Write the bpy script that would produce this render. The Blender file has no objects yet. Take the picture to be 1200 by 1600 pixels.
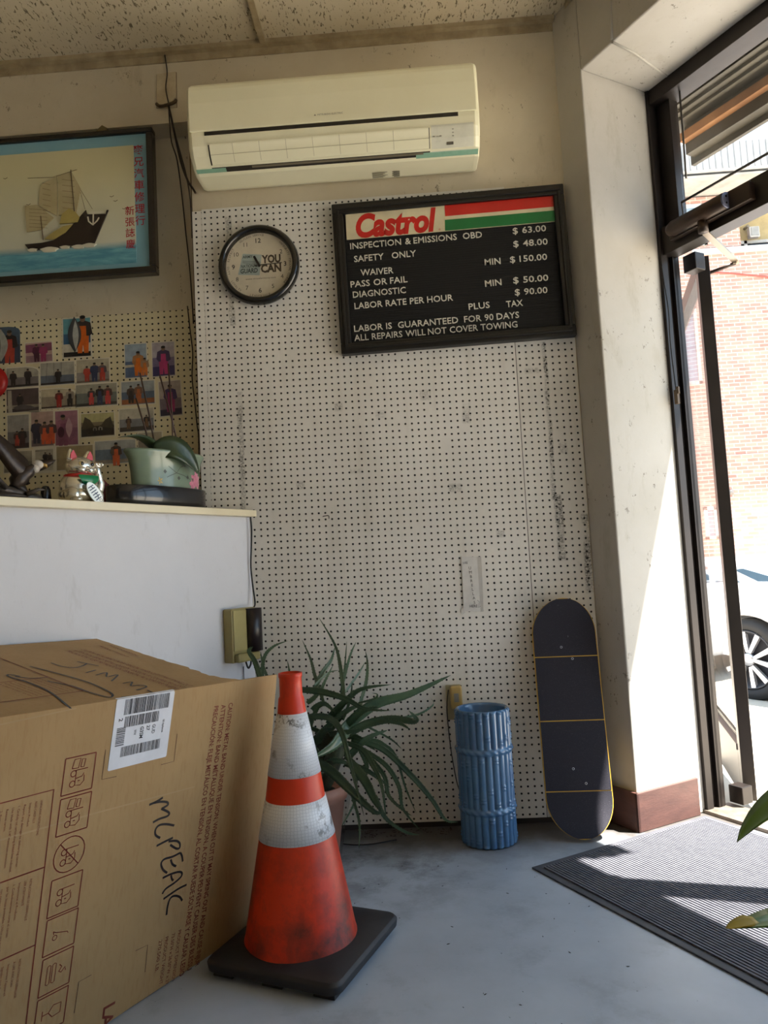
import bpy, bmesh, math, random
from mathutils import Vector, Matrix
from math import sin, cos, pi, radians, sqrt

random.seed(11)
SC = bpy.context.scene
COL = SC.collection
I = 0.0254

# ------------------------------------------------------------------ camera
cam = bpy.data.cameras.new('camera')
cam.sensor_fit = 'VERTICAL'; cam.sensor_height = 24.0; cam.sensor_width = 18.0
cam.lens = 24.0 * 1140 / 1600
cam.clip_start = 0.02; cam.clip_end = 300
camo = bpy.data.objects.new('camera', cam); COL.objects.link(camo)
YAW, PIT, ROL = -0.0416, 0.0760, -0.0533
_fw = Vector((sin(YAW)*cos(PIT), cos(YAW)*cos(PIT), sin(PIT)))
_r0 = Vector((cos(YAW), -sin(YAW), 0)); _u0 = _r0.cross(_fw)
_R = _r0*cos(ROL) + _u0*sin(ROL); _U = -_r0*sin(ROL) + _u0*cos(ROL)
camo.matrix_world = Matrix(((_R.x, _U.x, -_fw.x, 0.790), (_R.y, _U.y, -_fw.y, -2.816), (_R.z, _U.z, -_fw.z, 0.977), (0, 0, 0, 1)))
SC.camera = camo

# ------------------------------------------------------------------ storefront frame of reference
TV = Vector((.5, -.8660254, 0)); NV = Vector((.8660254, .5, 0)); P0 = Vector((1.52, -.125, 0))
def W(d, t, z): return P0 + NV*d + TV*t + Vector((0, 0, z))
# counter frame of reference (counter runs 30 degrees off the wall's normal)
CV = Vector((-.5, -.8660254, 0)); CN = Vector((.8660254, -.5, 0)); E0 = Vector((.18, -.02, 0))
def CT(s, back, z): return E0 + CV*s - CN*back + Vector((0, 0, z))

# ------------------------------------------------------------------ light
SKY_STRENGTH, SUN_STRENGTH, EXPOSURE = 1.6, 20.0, 0.8
wd = bpy.data.worlds.new('sky'); SC.world = wd; wd.use_nodes = True
bg = wd.node_tree.nodes['Background']
bg.inputs['Color'].default_value = (0.56, 0.77, 1.0, 1); bg.inputs['Strength'].default_value = SKY_STRENGTH
SUN_DIR = (NV*1.0 + TV*1.0 + Vector((0, 0, 2.75))).normalized()
sl = bpy.data.lights.new('sun', 'SUN'); sl.energy = SUN_STRENGTH; sl.angle = radians(.55); sl.color = (1.0, .95, .86)
slo = bpy.data.objects.new('sun', sl); COL.objects.link(slo)
slo.rotation_euler = (-SUN_DIR).to_track_quat('-Z', 'Y').to_euler(); slo.location = (6, -3, 8)
SC.view_settings.view_transform = 'Standard'; SC.view_settings.look = 'None'
SC.view_settings.exposure = EXPOSURE; SC.view_settings.gamma = 1.0; SC.view_settings.use_curve_mapping = False
try:
    SC.cycles.use_denoising = True; SC.cycles.denoiser = 'OPENIMAGEDENOISE'
    SC.cycles.max_bounces = 10; SC.cycles.diffuse_bounces = 6; SC.cycles.transparent_max_bounces = 16
    SC.cycles.sample_clamp_indirect = 6.0
except Exception: pass

# ------------------------------------------------------------------ materials
def lin(c):
    out = []
    for v in c:
        v /= 255.0
        out.append(v/12.92 if v <= .04045 else ((v+.055)/1.055)**2.4)
    return (*out, 1.0)
MATS = {}
class NT:
    def __init__(s, name):
        s.m = bpy.data.materials.new(name); s.m.use_nodes = True
        s.t = s.m.node_tree; s.b = s.t.nodes['Principled BSDF']
        s.co = s.t.nodes.new('ShaderNodeTexCoord').outputs['Object']
    def n(s, ty, **kw):
        nd = s.t.nodes.new(ty)
        for k, v in kw.items(): setattr(nd, k, v)
        return nd
    def link(s, a, b): s.t.links.new(a, b)
    def put(s, v, sock):
        if hasattr(v, 'links'): s.link(v, sock)
        else: sock.default_value = v
    def math(s, op, a, b=None, c=None, clamp=False):
        nd = s.n('ShaderNodeMath', operation=op, use_clamp=clamp); s.put(a, nd.inputs[0])
        if b is not None: s.put(b, nd.inputs[1])
        if c is not None: s.put(c, nd.inputs[2])
        return nd.outputs[0]
    def noise(s, scale, detail=4, rough=.55, co=None, dist=0):
        nd = s.n('ShaderNodeTexNoise'); nd.inputs['Scale'].default_value = scale; nd.inputs['Detail'].default_value = detail
        nd.inputs['Roughness'].default_value = rough; nd.inputs['Distortion'].default_value = dist
        s.link(co if co is not None else s.co, nd.inputs['Vector']); return nd.outputs[0]
    def sep(s, co=None):
        nd = s.n('ShaderNodeSeparateXYZ'); s.link(co if co is not None else s.co, nd.inputs[0]); return nd.outputs
    def ramp(s, v, a, b):   # linear step a..b -> 0..1
        nd = s.n('ShaderNodeMapRange'); s.put(v, nd.inputs[0]); nd.inputs[1].default_value = a; nd.inputs[2].default_value = b; nd.clamp = True
        return nd.outputs[0]
    def mix(s, f, a, b):
        nd = s.n('ShaderNodeMix', data_type='RGBA'); s.put(f, nd.inputs[0]); s.put(a, nd.inputs[6]); s.put(b, nd.inputs[7]); return nd.outputs[2]
    def scale(s, v, co=None):
        nd = s.n('ShaderNodeMapping'); s.link(co if co is not None else s.co, nd.inputs[0]); nd.inputs['Scale'].default_value = v; return nd.outputs[0]
    def bump(s, h, strength=.3, dist=.002):
        nd = s.n('ShaderNodeBump'); nd.inputs['Strength'].default_value = strength; nd.inputs['Distance'].default_value = dist
        s.link(h, nd.inputs['Height']); s.link(nd.outputs[0], s.b.inputs['Normal'])
    def set(s, **kw):
        for k, v in kw.items(): s.put(v, s.b.inputs[{'color': 'Base Color', 'rough': 'Roughness', 'metal': 'Metallic', 'spec': 'Specular IOR Level', 'coat': 'Coat Weight', 'ior': 'IOR'}[k]])
    def box(s, xyz, x0, x1, z0, z1, soft=.01):   # soft rectangle mask in X,Z
        a = s.math('MULTIPLY', s.ramp(xyz[0], x0-soft, x0+soft), s.math('SUBTRACT', 1.0, s.ramp(xyz[0], x1-soft, x1+soft)))
        b = s.math('MULTIPLY', s.ramp(xyz[2], z0-soft, z0+soft), s.math('SUBTRACT', 1.0, s.ramp(xyz[2], z1-soft, z1+soft)))
        return s.math('MULTIPLY', a, b)

def M(name, c, rough=.5, c2=None, vs=6, vlo=.35, vhi=.7, bump=0, bs=60, metal=0, spec=.5, coat=0, stretch=None, bd=.002):
    if name in MATS: return MATS[name]
    t = NT(name); t.set(rough=rough, metal=metal, spec=spec, coat=coat)
    co = t.scale(stretch) if stretch else None
    c2 = c2 or tuple(v*.88 for v in c)
    t.set(color=t.mix(t.ramp(t.noise(vs, 5, .6, co), vlo, vhi), lin(c), lin(c2)))
    if bump: t.bump(t.noise(bs, 3, .6, co), bump, bd)
    MATS[name] = t.m; return t.m

def glass_mat(name, tint=(1, 1, 1), refl=.06):
    if name in MATS: return MATS[name]
    m = bpy.data.materials.new(name); m.use_nodes = True; t = m.node_tree; t.nodes.clear()
    out = t.nodes.new('ShaderNodeOutputMaterial'); tr = t.nodes.new('ShaderNodeBsdfTransparent'); gl = t.nodes.new('ShaderNodeBsdfGlossy')
    mx = t.nodes.new('ShaderNodeMixShader'); lw = t.nodes.new('ShaderNodeLayerWeight'); lw.inputs[0].default_value = .5
    pw = t.nodes.new('ShaderNodeMath'); pw.operation = 'POWER'; t.links.new(lw.outputs['Facing'], pw.inputs[0]); pw.inputs[1].default_value = 4.0
    fr = t.nodes.new('ShaderNodeMath'); fr.operation = 'MULTIPLY_ADD'; t.links.new(pw.outputs[0], fr.inputs[0]); fr.inputs[1].default_value = .6; fr.inputs[2].default_value = refl*.5
    no = t.nodes.new('ShaderNodeTexNoise'); no.inputs['Scale'].default_value = 3.0
    rr = t.nodes.new('ShaderNodeMapRange'); rr.inputs[1].default_value = .3; rr.inputs[2].default_value = .7; rr.inputs[3].default_value = .01; rr.inputs[4].default_value = .05
    t.links.new(no.outputs[0], rr.inputs[0]); t.links.new(rr.outputs[0], gl.inputs['Roughness'])
    tr.inputs[0].default_value = (*tint, 1)
    t.links.new(fr.outputs[0], mx.inputs[0]); t.links.new(tr.outputs[0], mx.inputs[1]); t.links.new(gl.outputs[0], mx.inputs[2])
    t.links.new(mx.outputs[0], out.inputs[0]); MATS[name] = m; return m

def peg_mat(name, base, dark, smudges=(), missing=True):
    t = NT(name); x, y, z = t.sep()
    xyz = (x, y, z)
    fx = t.math('SUBTRACT', t.math('FRACT', t.math('DIVIDE', x, I)), .5)
    fz = t.math('SUBTRACT', t.math('FRACT', t.math('DIVIDE', z, I)), .5)
    r = t.math('SQRT', t.math('ADD', t.math('MULTIPLY', fx, fx), t.math('MULTIPLY', fz, fz)))
    hole = t.math('SUBTRACT', 1.0, t.ramp(r, .14, .175))
    # a few holes are painted over
    wn = t.n('ShaderNodeTexWhiteNoise', noise_dimensions='2D')
    cb = t.n('ShaderNodeCombineXYZ')
    t.link(t.math('FLOOR', t.math('DIVIDE', x, I)), cb.inputs[0]); t.link(t.math('FLOOR', t.math('DIVIDE', z, I)), cb.inputs[1])
    t.link(cb.outputs[0], wn.inputs['Vector'])
    hole = t.math('MULTIPLY', hole, t.math('LESS_THAN', wn.outputs[0], .988))
    wob = t.math('MULTIPLY', t.math('SUBTRACT', t.noise(7, 3), .5), .03)
    xyz = (t.math('ADD', x, wob), y, z)
    col = t.mix(t.ramp(t.noise(2.2, 5, .6), .38, .72), lin(base), lin(dark))
    streak = t.ramp(t.noise(1.0, 4, .6, t.scale((14, 1, 1.2))), .52, .75)
    col = t.mix(t.math('MULTIPLY', streak, .22), col, lin((150, 138, 116)))
    fine = t.ramp(t.noise(70, 3, .7), .66, .74)
    col = t.mix(t.math('MULTIPLY', fine, t.math('MULTIPLY', t.ramp(t.noise(6, 2), .55, .68), .55)), col, lin((92, 86, 78)))
    grit = t.ramp(t.noise(130, 4, .75), .40, .56)
    for (x0, x1, z0, z1, k) in smudges:
        mk = t.math('MULTIPLY', t.box(xyz, x0, x1, z0, z1, .004), t.ramp(t.noise(9, 3), .33, .55))
        col = t.mix(t.math('MULTIPLY', t.math('MULTIPLY', mk, grit), k), col, lin((62, 58, 52)))
    col = t.mix(hole, col, lin((14, 12, 10)))
    t.set(color=col, rough=.55, spec=.35)
    t.bump(t.math('SUBTRACT', 1.0, hole), .5, .002)
    MATS[name] = t.m; return t.m

# ------------------------------------------------------------------ mesh building
class MB:
    def __init__(s): s.v = []; s.f = []; s.m = []; s.s = []
    def add(s, vs, fs, mi=0, sm=False):
        o = len(s.v); s.v += [tuple(v) for v in vs]
        for f in fs: s.f.append([i+o for i in f]); s.m.append(mi); s.s.append(sm)
        return s
    def obox(s, c, ax, ay, az, mi=0):   # centre + three half vectors
        c = Vector(c); ax = Vector(ax); ay = Vector(ay); az = Vector(az)
        vs = [c + ax*i + ay*j + az*k for k in (-1, 1) for j in (-1, 1) for i in (-1, 1)]
        fs = [(0, 2, 3, 1), (4, 5, 7, 6), (0, 1, 5, 4), (2, 6, 7, 3), (0, 4, 6, 2), (1, 3, 7, 5)]
        if ax.cross(ay).dot(az) < 0: fs = [tuple(reversed(f)) for f in fs]
        return s.add(vs, fs, mi)
    def box(s, a, b, mi=0):
        a = Vector(a); b = Vector(b); h = (b-a)/2
        return s.obox((a+b)/2, (h.x, 0, 0), (0, h.y, 0), (0, 0, h.z), mi)
    def wbox(s, d0, d1, t0, t1, z0, z1, mi=0):   # box in storefront coordinates
        return s.obox(W((d0+d1)/2, (t0+t1)/2, (z0+z1)/2), NV*(d1-d0)/2, TV*(t1-t0)/2, (0, 0, (z1-z0)/2), mi)
    def loft(s, rings, mi=0, caps=True, closed=True, sm=True):
        o = len(s.v); n = len(rings[0])
        for r in rings: s.v += [tuple(p) for p in r]
        for i in range(len(rings)-1):
            for j in range(n if closed else n-1):
                k = (j+1) % n
                s.f.append([o+i*n+j, o+i*n+k, o+(i+1)*n+k, o+(i+1)*n+j]); s.m.append(mi); s.s.append(sm)
        if caps and closed:
            s.f.append([o+j for j in reversed(range(n))]); s.m.append(mi); s.s.append(False)
            s.f.append([o+(len(rings)-1)*n+j for j in range(n)]); s.m.append(mi); s.s.append(False)
        return s
    def tube(s, pts, r, n=8, mi=0, sy=1.0, smooth=0):
        pts = [Vector(p) for p in pts]
        if smooth: pts = spline(pts, smooth)
        rr = r if isinstance(r, (list, tuple)) else [r]*len(pts)
        if len(rr) != len(pts):
            rr = [rr[min(len(rr)-1, int(i*(len(rr)-1)/(len(pts)-1)+.5))] for i in range(len(pts))]
        rings = []; up = None
        for i, p in enumerate(pts):
            d = (pts[min(i+1, len(pts)-1)] - pts[max(i-1, 0)]).normalized()
            if up is None:
                up = Vector((0, 0, 1)) if abs(d.z) < .9 else Vector((0, 1, 0))
            a = d.cross(up)
            if a.length < 1e-5: a = d.orthogonal()
            a.normalize(); b = a.cross(d).normalized(); up = b
            rings.append([p + a*cos(2*pi*k/n)*rr[i] + b*sin(2*pi*k/n)*rr[i]*sy for k in range(n)])
        return s.loft(rings, mi)
    def lathe(s, prof, n=48, c=(0, 0, 0), mi=0, sm=True, ax=None, sx=1, sy=1):   # prof [(r,z)]; ax: 3 axes
        c = Vector(c); A = ax or (Vector((1, 0, 0)), Vector((0, 1, 0)), Vector((0, 0, 1)))
        rings = [[c + A[0]*cos(2*pi*k/n)*max(r, 1e-5)*sx + A[1]*sin(2*pi*k/n)*max(r, 1e-5)*sy + A[2]*z for k in range(n)] for r, z in prof]
        return s.loft(rings, mi, False, True, sm)
    def ball(s, c, rx, ry=None, rz=None, n=20, mi=0, ax=None):
        ry = ry or rx; rz = rz or rx
        prof = [(sin(pi*i/12), -cos(pi*i/12)*rz) for i in range(13)]
        A = ax or (Vector((1, 0, 0)), Vector((0, 1, 0)), Vector((0, 0, 1)))
        return s.lathe(prof, n, c, mi, True, (A[0]*rx, A[1]*ry, A[2]))
    def prism(s, poly, o, ux, uy, th, mi=0, off=0.0, sm=False):   # th along ux x uy
        o = Vector(o); ux = Vector(ux); uy = Vector(uy); nn = ux.cross(uy).normalized()
        ar = sum(poly[i][0]*poly[(i+1) % len(poly)][1]-poly[(i+1) % len(poly)][0]*poly[i][1] for i in range(len(poly)))
        if ar < 0: poly = list(reversed(poly))
        a = [o + ux*p[0] + uy*p[1] + nn*off for p in poly]; n = len(a)
        if th == 0: return s.add(a, [list(range(n))], mi)
        b = [p + nn*th for p in a]
        fs = [list(reversed(range(n))), list(range(n, 2*n))] + [[i, (i+1) % n, n+(i+1) % n, n+i] for i in range(n)]
        if th < 0: fs = [list(reversed(f)) for f in fs]
        return s.add(a+b, fs, mi)
    def stroke(s, pts, w, o, ux, uy, off, mi=0):   # flat ribbon along a 2-D polyline
        o = Vector(o); ux = Vector(ux); uy = Vector(uy); nn = ux.cross(uy).normalized()
        P = [Vector(p) for p in pts]; L = []; Rr = []
        for i, p in enumerate(P):
            d = (P[min(i+1, len(P)-1)] - P[max(i-1, 0)])
            if d.length < 1e-9: d = Vector((1, 0))
            d.normalize(); q = Vector((-d.y, d.x))*w/2
            L.append(o + ux*(p+q).x + uy*(p+q).y + nn*off); Rr.append(o + ux*(p-q).x + uy*(p-q).y + nn*off)
        n = len(P)
        return s.add(L+Rr, [[i, n+i, n+i+1, i+1] for i in range(n-1)], mi)
    def text(s, body, o, ux, uy, h, width=None, off=.0004, mi=0, align='L', shear=0, bold=0, spacing=1, ext=0, res=2):
        vs, fs, w = glyphs(body, shear, bold, spacing, ext, res)
        o = Vector(o); ux = Vector(ux); uy = Vector(uy); nn = ux.cross(uy).normalized()
        ky = h; kx = (width/w) if width else h
        sx = {'L': 0, 'C': -w/2, 'R': -w}[align]
        s.add([o + ux*(v[0]+sx)*kx + uy*v[1]*ky + nn*(off + v[2]*ky) for v in vs], fs, mi)
        return s
    def build(s, name, mats, parent=None, loc=None, bevel=0, seg=2, recalc=False, sub=0):
        base = WORLD.get(parent, Vector((0, 0, 0))) if parent else Vector(loc or (0, 0, 0))
        me = bpy.data.meshes.new(name)
        me.from_pydata([tuple(Vector(v)-base) for v in s.v], [], s.f)
        for m in (mats if isinstance(mats, (list, tuple)) else [mats]): me.materials.append(m)
        me.polygons.foreach_set('material_index', s.m); me.polygons.foreach_set('use_smooth', s.s)
        if recalc:
            bm = bmesh.new(); bm.from_mesh(me); bmesh.ops.recalc_face_normals(bm, faces=bm.faces[:]); bm.to_mesh(me); bm.free()
        me.update()
        o = bpy.data.objects.new(name, me); COL.objects.link(o)
        if parent: o.parent = parent
        else: o.location = base
        WORLD[o] = base
        if bevel:
            md = o.modifiers.new('bevel', 'BEVEL'); md.width = bevel; md.segments = seg; md.limit_method = 'ANGLE'; md.angle_limit = radians(35)
        if sub:
            md = o.modifiers.new('sub', 'SUBSURF'); md.levels = sub; md.render_levels = sub
        return o
WORLD = {}
def spline(pts, k):
    out = []; n = len(pts)
    for i in range(n-1):
        a = pts[max(i-1, 0)]; b = pts[i]; c = pts[i+1]; d = pts[min(i+2, n-1)]
        for j in range(k):
            t = j/k
            out.append(.5*((2*b) + (c-a)*t + (2*a-5*b+4*c-d)*t*t + (3*b-a-3*c+d)*t**3))
    out.append(pts[-1]); return out
GL = {}
def glyphs(body, shear=0, bold=0, spacing=1, ext=0, res=2):
    key = (body, shear, bold, spacing, ext, res)
    if key in GL: return GL[key]
    def raw(b):
        cu = bpy.data.curves.new('lettering', 'FONT'); cu.body = b; cu.shear = shear; cu.offset = bold; cu.space_character = spacing
        cu.extrude = ext; cu.resolution_u = res
        ob = bpy.data.objects.new('lettering', cu); COL.objects.link(ob); bpy.context.view_layer.update()
        me = bpy.data.meshes.new_from_object(ob.evaluated_get(bpy.context.evaluated_depsgraph_get()))
        v = [tuple(p.co) for p in me.vertices]; f = [list(p.vertices) for p in me.polygons]
        bpy.data.objects.remove(ob); bpy.data.curves.remove(cu); bpy.data.meshes.remove(me); return v, f
    v, f = raw(body)
    kh = GL.setdefault('H', max(p[1] for p in raw('H')[0]) if 'H' not in GL else GL['H'])
    x0 = min(p[0] for p in v)
    v = [((p[0]-x0)/kh, p[1]/kh, p[2]/kh + ext/kh) for p in v]
    GL[key] = (v, f, max(p[0] for p in v)); return GL[key]

def tag(o, label=None, cat=None, group=None, kind=None):
    if label: o['label'] = label
    if cat: o['category'] = cat
    if group: o['group'] = group
    if kind: o['kind'] = kind
    return o
def thing(name, label, cat, loc, group=None):
    o = bpy.data.objects.new(name, None); COL.objects.link(o); o.location = loc; o.empty_display_size = .05
    WORLD[o] = Vector(loc); return tag(o, label, cat, group)
def struct(o): o['kind'] = 'structure'; return o
def ell(cx, cy, rx, ry, n=20, a0=0, a1=2*pi): return [(cx+rx*cos(a0+(a1-a0)*i/n), cy+ry*sin(a0+(a1-a0)*i/n)) for i in range(n if abs(a1-a0) > 6.2 else n+1)]
def rrect(x0, y0, x1, y1, r, n=5):
    out = []
    for cx, cy, a in ((x1-r, y0+r, -pi/2), (x1-r, y1-r, 0), (x0+r, y1-r, pi/2), (x0+r, y0+r, pi)):
        out += [(cx+r*cos(a+pi/2*i/n), cy+r*sin(a+pi/2*i/n)) for i in range(n+1)]
    return out
X, Yv, Z = Vector((1, 0, 0)), Vector((0, 1, 0)), Vector((0, 0, 1))

# ================================================================== SETTING
# ---- materials of the setting
def wall_mat(name, a, b, grime, chip=.75):
    t = NT(name)
    col = t.mix(t.ramp(t.noise(1.6, 6, .65), .35, .7), lin(a), lin(b))
    col = t.mix(t.math('MULTIPLY', t.ramp(t.noise(9, 5, .7, t.scale((1, 1, .35))), .58, .72), .35), col, lin(grime))
    chips = t.math('MULTIPLY', t.ramp(t.noise(36, 4, .8, t.scale((1, 1, .7))), .62, .66), t.ramp(t.noise(3.0, 2), .46, .60))
    col = t.mix(t.math('MULTIPLY', chips, chip), col, lin((84, 70, 52)))
    t.set(color=col, rough=.6, spec=.35)
    t.bump(t.noise(26, 5, .65), .18, .003); MATS[name] = t.m; return t.m
wall_m = wall_mat('painted plaster', (208, 197, 174), (192, 179, 153), (150, 134, 106))
reveal_m = wall_mat('cream painted pier', (188, 184, 177), (174, 169, 159), (150, 140, 120))
def ceiling_mat():
    t = NT('acoustic ceiling tile')
    col = t.mix(t.ramp(t.noise(1.3, 4), .35, .7), lin((206, 194, 168)), lin((186, 172, 144)))
    fis = t.ramp(t.noise(85, 2, .5, t.scale((1.5, .5, 1)), .6), .60, .65)
    col = t.mix(t.math('MULTIPLY', fis, .8), col, lin((92, 80, 60)))
    t.set(color=col, rough=.9, spec=.1); t.bump(t.math('SUBTRACT', 1.0, fis), .5, .003); return t.m
ceil_m = ceiling_mat()
def floor_mat():
    t = NT('painted concrete floor'); x, y, z = t.sep()
    col = t.mix(t.ramp(t.noise(1.4, 6, .62), .34, .68), lin((176, 185, 198)), lin((148, 156, 168)))
    col = t.mix(t.math('MULTIPLY', t.ramp(t.noise(5.5, 6, .7), .54, .72), .42), col, lin((112, 118, 126)))
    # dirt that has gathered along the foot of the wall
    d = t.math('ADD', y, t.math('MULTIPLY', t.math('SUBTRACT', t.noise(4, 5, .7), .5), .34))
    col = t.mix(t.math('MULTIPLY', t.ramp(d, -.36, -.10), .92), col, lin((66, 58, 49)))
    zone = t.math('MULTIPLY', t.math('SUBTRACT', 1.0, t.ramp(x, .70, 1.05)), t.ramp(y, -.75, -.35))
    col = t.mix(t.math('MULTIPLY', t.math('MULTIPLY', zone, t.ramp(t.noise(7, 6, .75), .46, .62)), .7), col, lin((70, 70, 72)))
    sp = t.ramp(t.noise(85, 2, .6), .745, .765)
    col = t.mix(t.math('MULTIPLY', sp, .8), col, lin((46, 44, 42)))
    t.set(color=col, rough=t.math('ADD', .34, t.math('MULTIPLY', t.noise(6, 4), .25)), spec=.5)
    t.bump(t.noise(34, 4, .6), .12, .002); return t.m
floor_m = floor_mat()
bronze_m = M('dark bronze aluminium', (52, 46, 43), .38, (40, 36, 34), 5, metal=.55, bump=.06, bs=120)
paint_brown = M('brown painted board', (92, 62, 55), .5, (74, 50, 45), 9, bump=.25, bs=60, stretch=(1, 1, 3))
pane_m = glass_mat('clear storefront glass')

# ---- floor, ceiling, walls
m = MB()
fl = [(-4.2, .4), (-4.2, -6.9), tuple(W(.46, 7.6, 0))[:2], tuple(W(.46, -.42, 0))[:2]]
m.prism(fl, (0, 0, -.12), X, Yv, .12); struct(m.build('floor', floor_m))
cl = [(-4.2, .2), (-4.2, -6.9), tuple(W(.34, 7.6, 0))[:2], tuple(W(.34, -.2, 0))[:2]]
m = MB(); m.prism(cl, (0, 0, 3.145), X, Yv, .1); struct(m.build('ceiling', ceil_m))
tbar_m = M('ceiling grid metal', (176, 160, 128), .45, (140, 122, 92), 14)
m = MB()
for k in range(-3, 4): m.box((.283+1.22*k-.012, -6.9, 3.128), (.283+1.22*k+.012, min(-.02, -(.283+1.22*k-1.6)*1.732), 3.146))
for k in range(0, 11): m.box((-4.2, -.62-.61*k-.012, 3.129), (1.75+(.62+.61*k)*.577-.1, -.62-.61*k+.012, 3.146))
m.box((-4.2, -.024, 3.126), (1.46, .006, 3.146)); m.box((-4.2, .000, 3.096), (1.456, .006, 3.127))
m.wbox(-.024, .0, -.02, 7.4, 3.126, 3.146)
struct(m.build('trim_1', tbar_m))
m = MB()
m.box((-.038, .006, 0), (1.462, .20, 3.2)); struct(m.build('wall_back', wall_m))
m = MB(); m.box((-4.2, .006, 2.838), (-.038, .20, 3.2)); struct(m.build('wall_back_header', wall_m))
m = MB(); m.box((-4.2, .1065, 0), (-.038, .20, 2.838)); struct(m.build('wall_back_recess', wall_m))
m = MB()
m.prism([(1.456, .20), (1.456, 0.0), (P0.x, P0.y), tuple(W(.35, 0, 0))[:2], tuple(W(.35, -.45, 0))[:2]], (0, 0, 0), X, Yv, 3.2)
struct(m.build('wall_right', reveal_m, bevel=.006))
m = MB(); m.wbox(0, .35, 0, 7.4, 2.832, 3.2); m.wbox(0, .35, 3.59, 7.8, 0, 3.2)
struct(m.build('wall_right_header', reveal_m, bevel=.006))
# faint taped joints where the lintel meets the pier
m = MB()
m.tube([W(-.001, .19, 3.12), W(-.001, .17, 2.95), W(-.001, .165, 2.84)], .006, 6); m.tube([W(.0, .165, 2.831), W(.12, .155, 2.831), W(.34, .11, 2.831)], .005, 6)
struct(m.build('trim_2', reveal_m))
m = MB(); m.box((-4.35, -6.9, 0), (-4.2, .4, 3.2)); struct(m.build('wall_left', wall_m))
m = MB(); m.box((-4.35, -7.05, 0), (6.2, -6.9, 3.2)); struct(m.build('wall_front', wall_m))
m = MB()   # board at the foot of the pier
m.obox(W(-.006, -.068, .068), NV*.006, TV*.08, Z*.068); m.obox(W(.145, .006, .068), NV*.157, TV*.006, Z*.068)
struct(m.build('baseboard_right', paint_brown, bevel=.003))

m = MB(); m.box((-.03, .0035, 0), (1.455, .0062, .0198)); struct(m.build('gap_shade_back', M('gap shade strip', (52, 45, 40), .8)))  # dark colour stands for the shade in the gap under the pegboard
# ---- storefront: frame, transom glazing
m = MB()
m.wbox(.338, .373, 0, .014, 0, 2.84); m.wbox(.373, .398, 0, .003, 0, 2.84); m.wbox(.398, .414, 0, .020, 0, 2.84); m.wbox(.414, .436, 0, .016, 0, 2.84)
m.wbox(.385, .432, .018, .075, 2.26, 2.78); m.wbox(.395, .428, .0, .02, 0, 2.84)
m.wbox(.345, .44, 0, 3.59, 2.772, 2.845); m.wbox(.352, .425, .0, 3.59, 2.150, 2.262); m.wbox(.372, .43, 1.0, 3.59, 2.12, 2.15)
for t0 in (1.02, 2.27, 3.52): m.wbox(.345, .43, t0, t0+.07, 0, 2.80)
m.wbox(.345, .43, 1.02, 3.59, 0, .16)
struct(m.build('trim_3', bronze_m, bevel=.002))
m = MB(); m.wbox(.398, .404, .09, 3.55, 2.258, 2.776); struct(m.build('window_1', pane_m))
m = MB(); m.wbox(.398, .404, 1.09, 3.55, .15, 2.13); struct(m.build('window_3', pane_m))
m = MB(); m.wbox(.33, .47, 0, 1.05, -.01, .012); struct(m.build('trim_4', M('worn threshold metal', (150, 140, 128), .45, (110, 100, 90), 20, metal=.5)))

# ---- glazed door leaf, swung right out
AZ = radians(13.5); DL = Vector((sin(AZ), cos(AZ), 0)); DQ = Vector((cos(AZ), -sin(AZ), 0))
HG = Vector((1.991, .117, 0))
def DP(l, q, z): return HG + DL*l + DQ*q + Vector((0, 0, z))
def dbox(mb, l0, l1, q0, q1, z0, z1): mb.obox(DP((l0+l1)/2, (q0+q1)/2, (z0+z1)/2), DQ*(q1-q0)/2, DL*(l1-l0)/2, Z*(z1-z0)/2)
m = MB()
dbox(m, 0, .055, 0, .046, .012, 2.165); dbox(m, .86, .915, 0, .046, .012, 2.165)
dbox(m, .055, .86, 0, .046, 2.10, 2.165); dbox(m, .055, .86, 0, .046, .012, .19)
dbox(m, .055, .86, -.004, .0, .19, .215); dbox(m, .055, .86, .046, .05, .19, .215)
door = struct(m.build('door_1', bronze_m, loc=DP(0, 0, 0), bevel=.002))
m = MB(); dbox(m, .05, .865, .02, .026, .185, 2.105); struct(m.build('door_glass', pane_m, door))
for z0, z1 in ((.02, .085), (2.09, 2.16)):
    m = MB(); m.obox((HG + W(.43, .075, 0))/2 + Vector((.004, .01, (z0+z1)/2)), NV*.028, TV*.03, Z*(z1-z0)/2); struct(m.build('hinge', bronze_m, door, bevel=.003))

# ---- peg boards
peg_a = peg_mat('white pegboard', (226, 223, 217), (210, 206, 198), [(.095, .118, 1.95, 2.40, .65), (.115, .135, 1.10, 1.68, .75), (.392, .400, .25, .55, .5), (.86, .875, .30, .55, .3), (1.00, 1.03, 1.50, 1.58, .5), (.93, .98, 1.235, 1.265, .55), (.50, .53, 1.58, 1.61, .5), (.66, .70, 1.54, 1.57, .5), (.34, .37, 1.28, 1.31, .45), (.55, .60, 1.33, 1.345, .4), (1.10, 1.13, 1.05, 1.075, .6), (.84, .88, 1.60, 1.64, .35)])
peg_c = peg_mat('white pegboard offcut', (222, 219, 212), (200, 195, 186), [(.102, .116, 1.18, 1.80, .95), (.108, .136, .95, 1.20, .95), (.205, .235, .82, 1.12, .9), (.10, .115, 1.90, 2.02, .7), (.0, .25, -.1, .05, .6), (.03, .08, 1.68, 1.70, .5), (.14, .17, 1.36, 1.40, .4)])
peg_b = peg_mat('cream pegboard', (214, 204, 170), (196, 186, 152), [(.0, .2, .9, 1.2, .2)])
m = MB(); m.box((1.2150, .0042, .02), (1.2250, .0062, 2.452)); m.box((-.003, .0042, .02), (.003, .0062, 2.452)); struct(m.build('trim_6', M('dark joint', (60, 52, 42), .8)))
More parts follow.
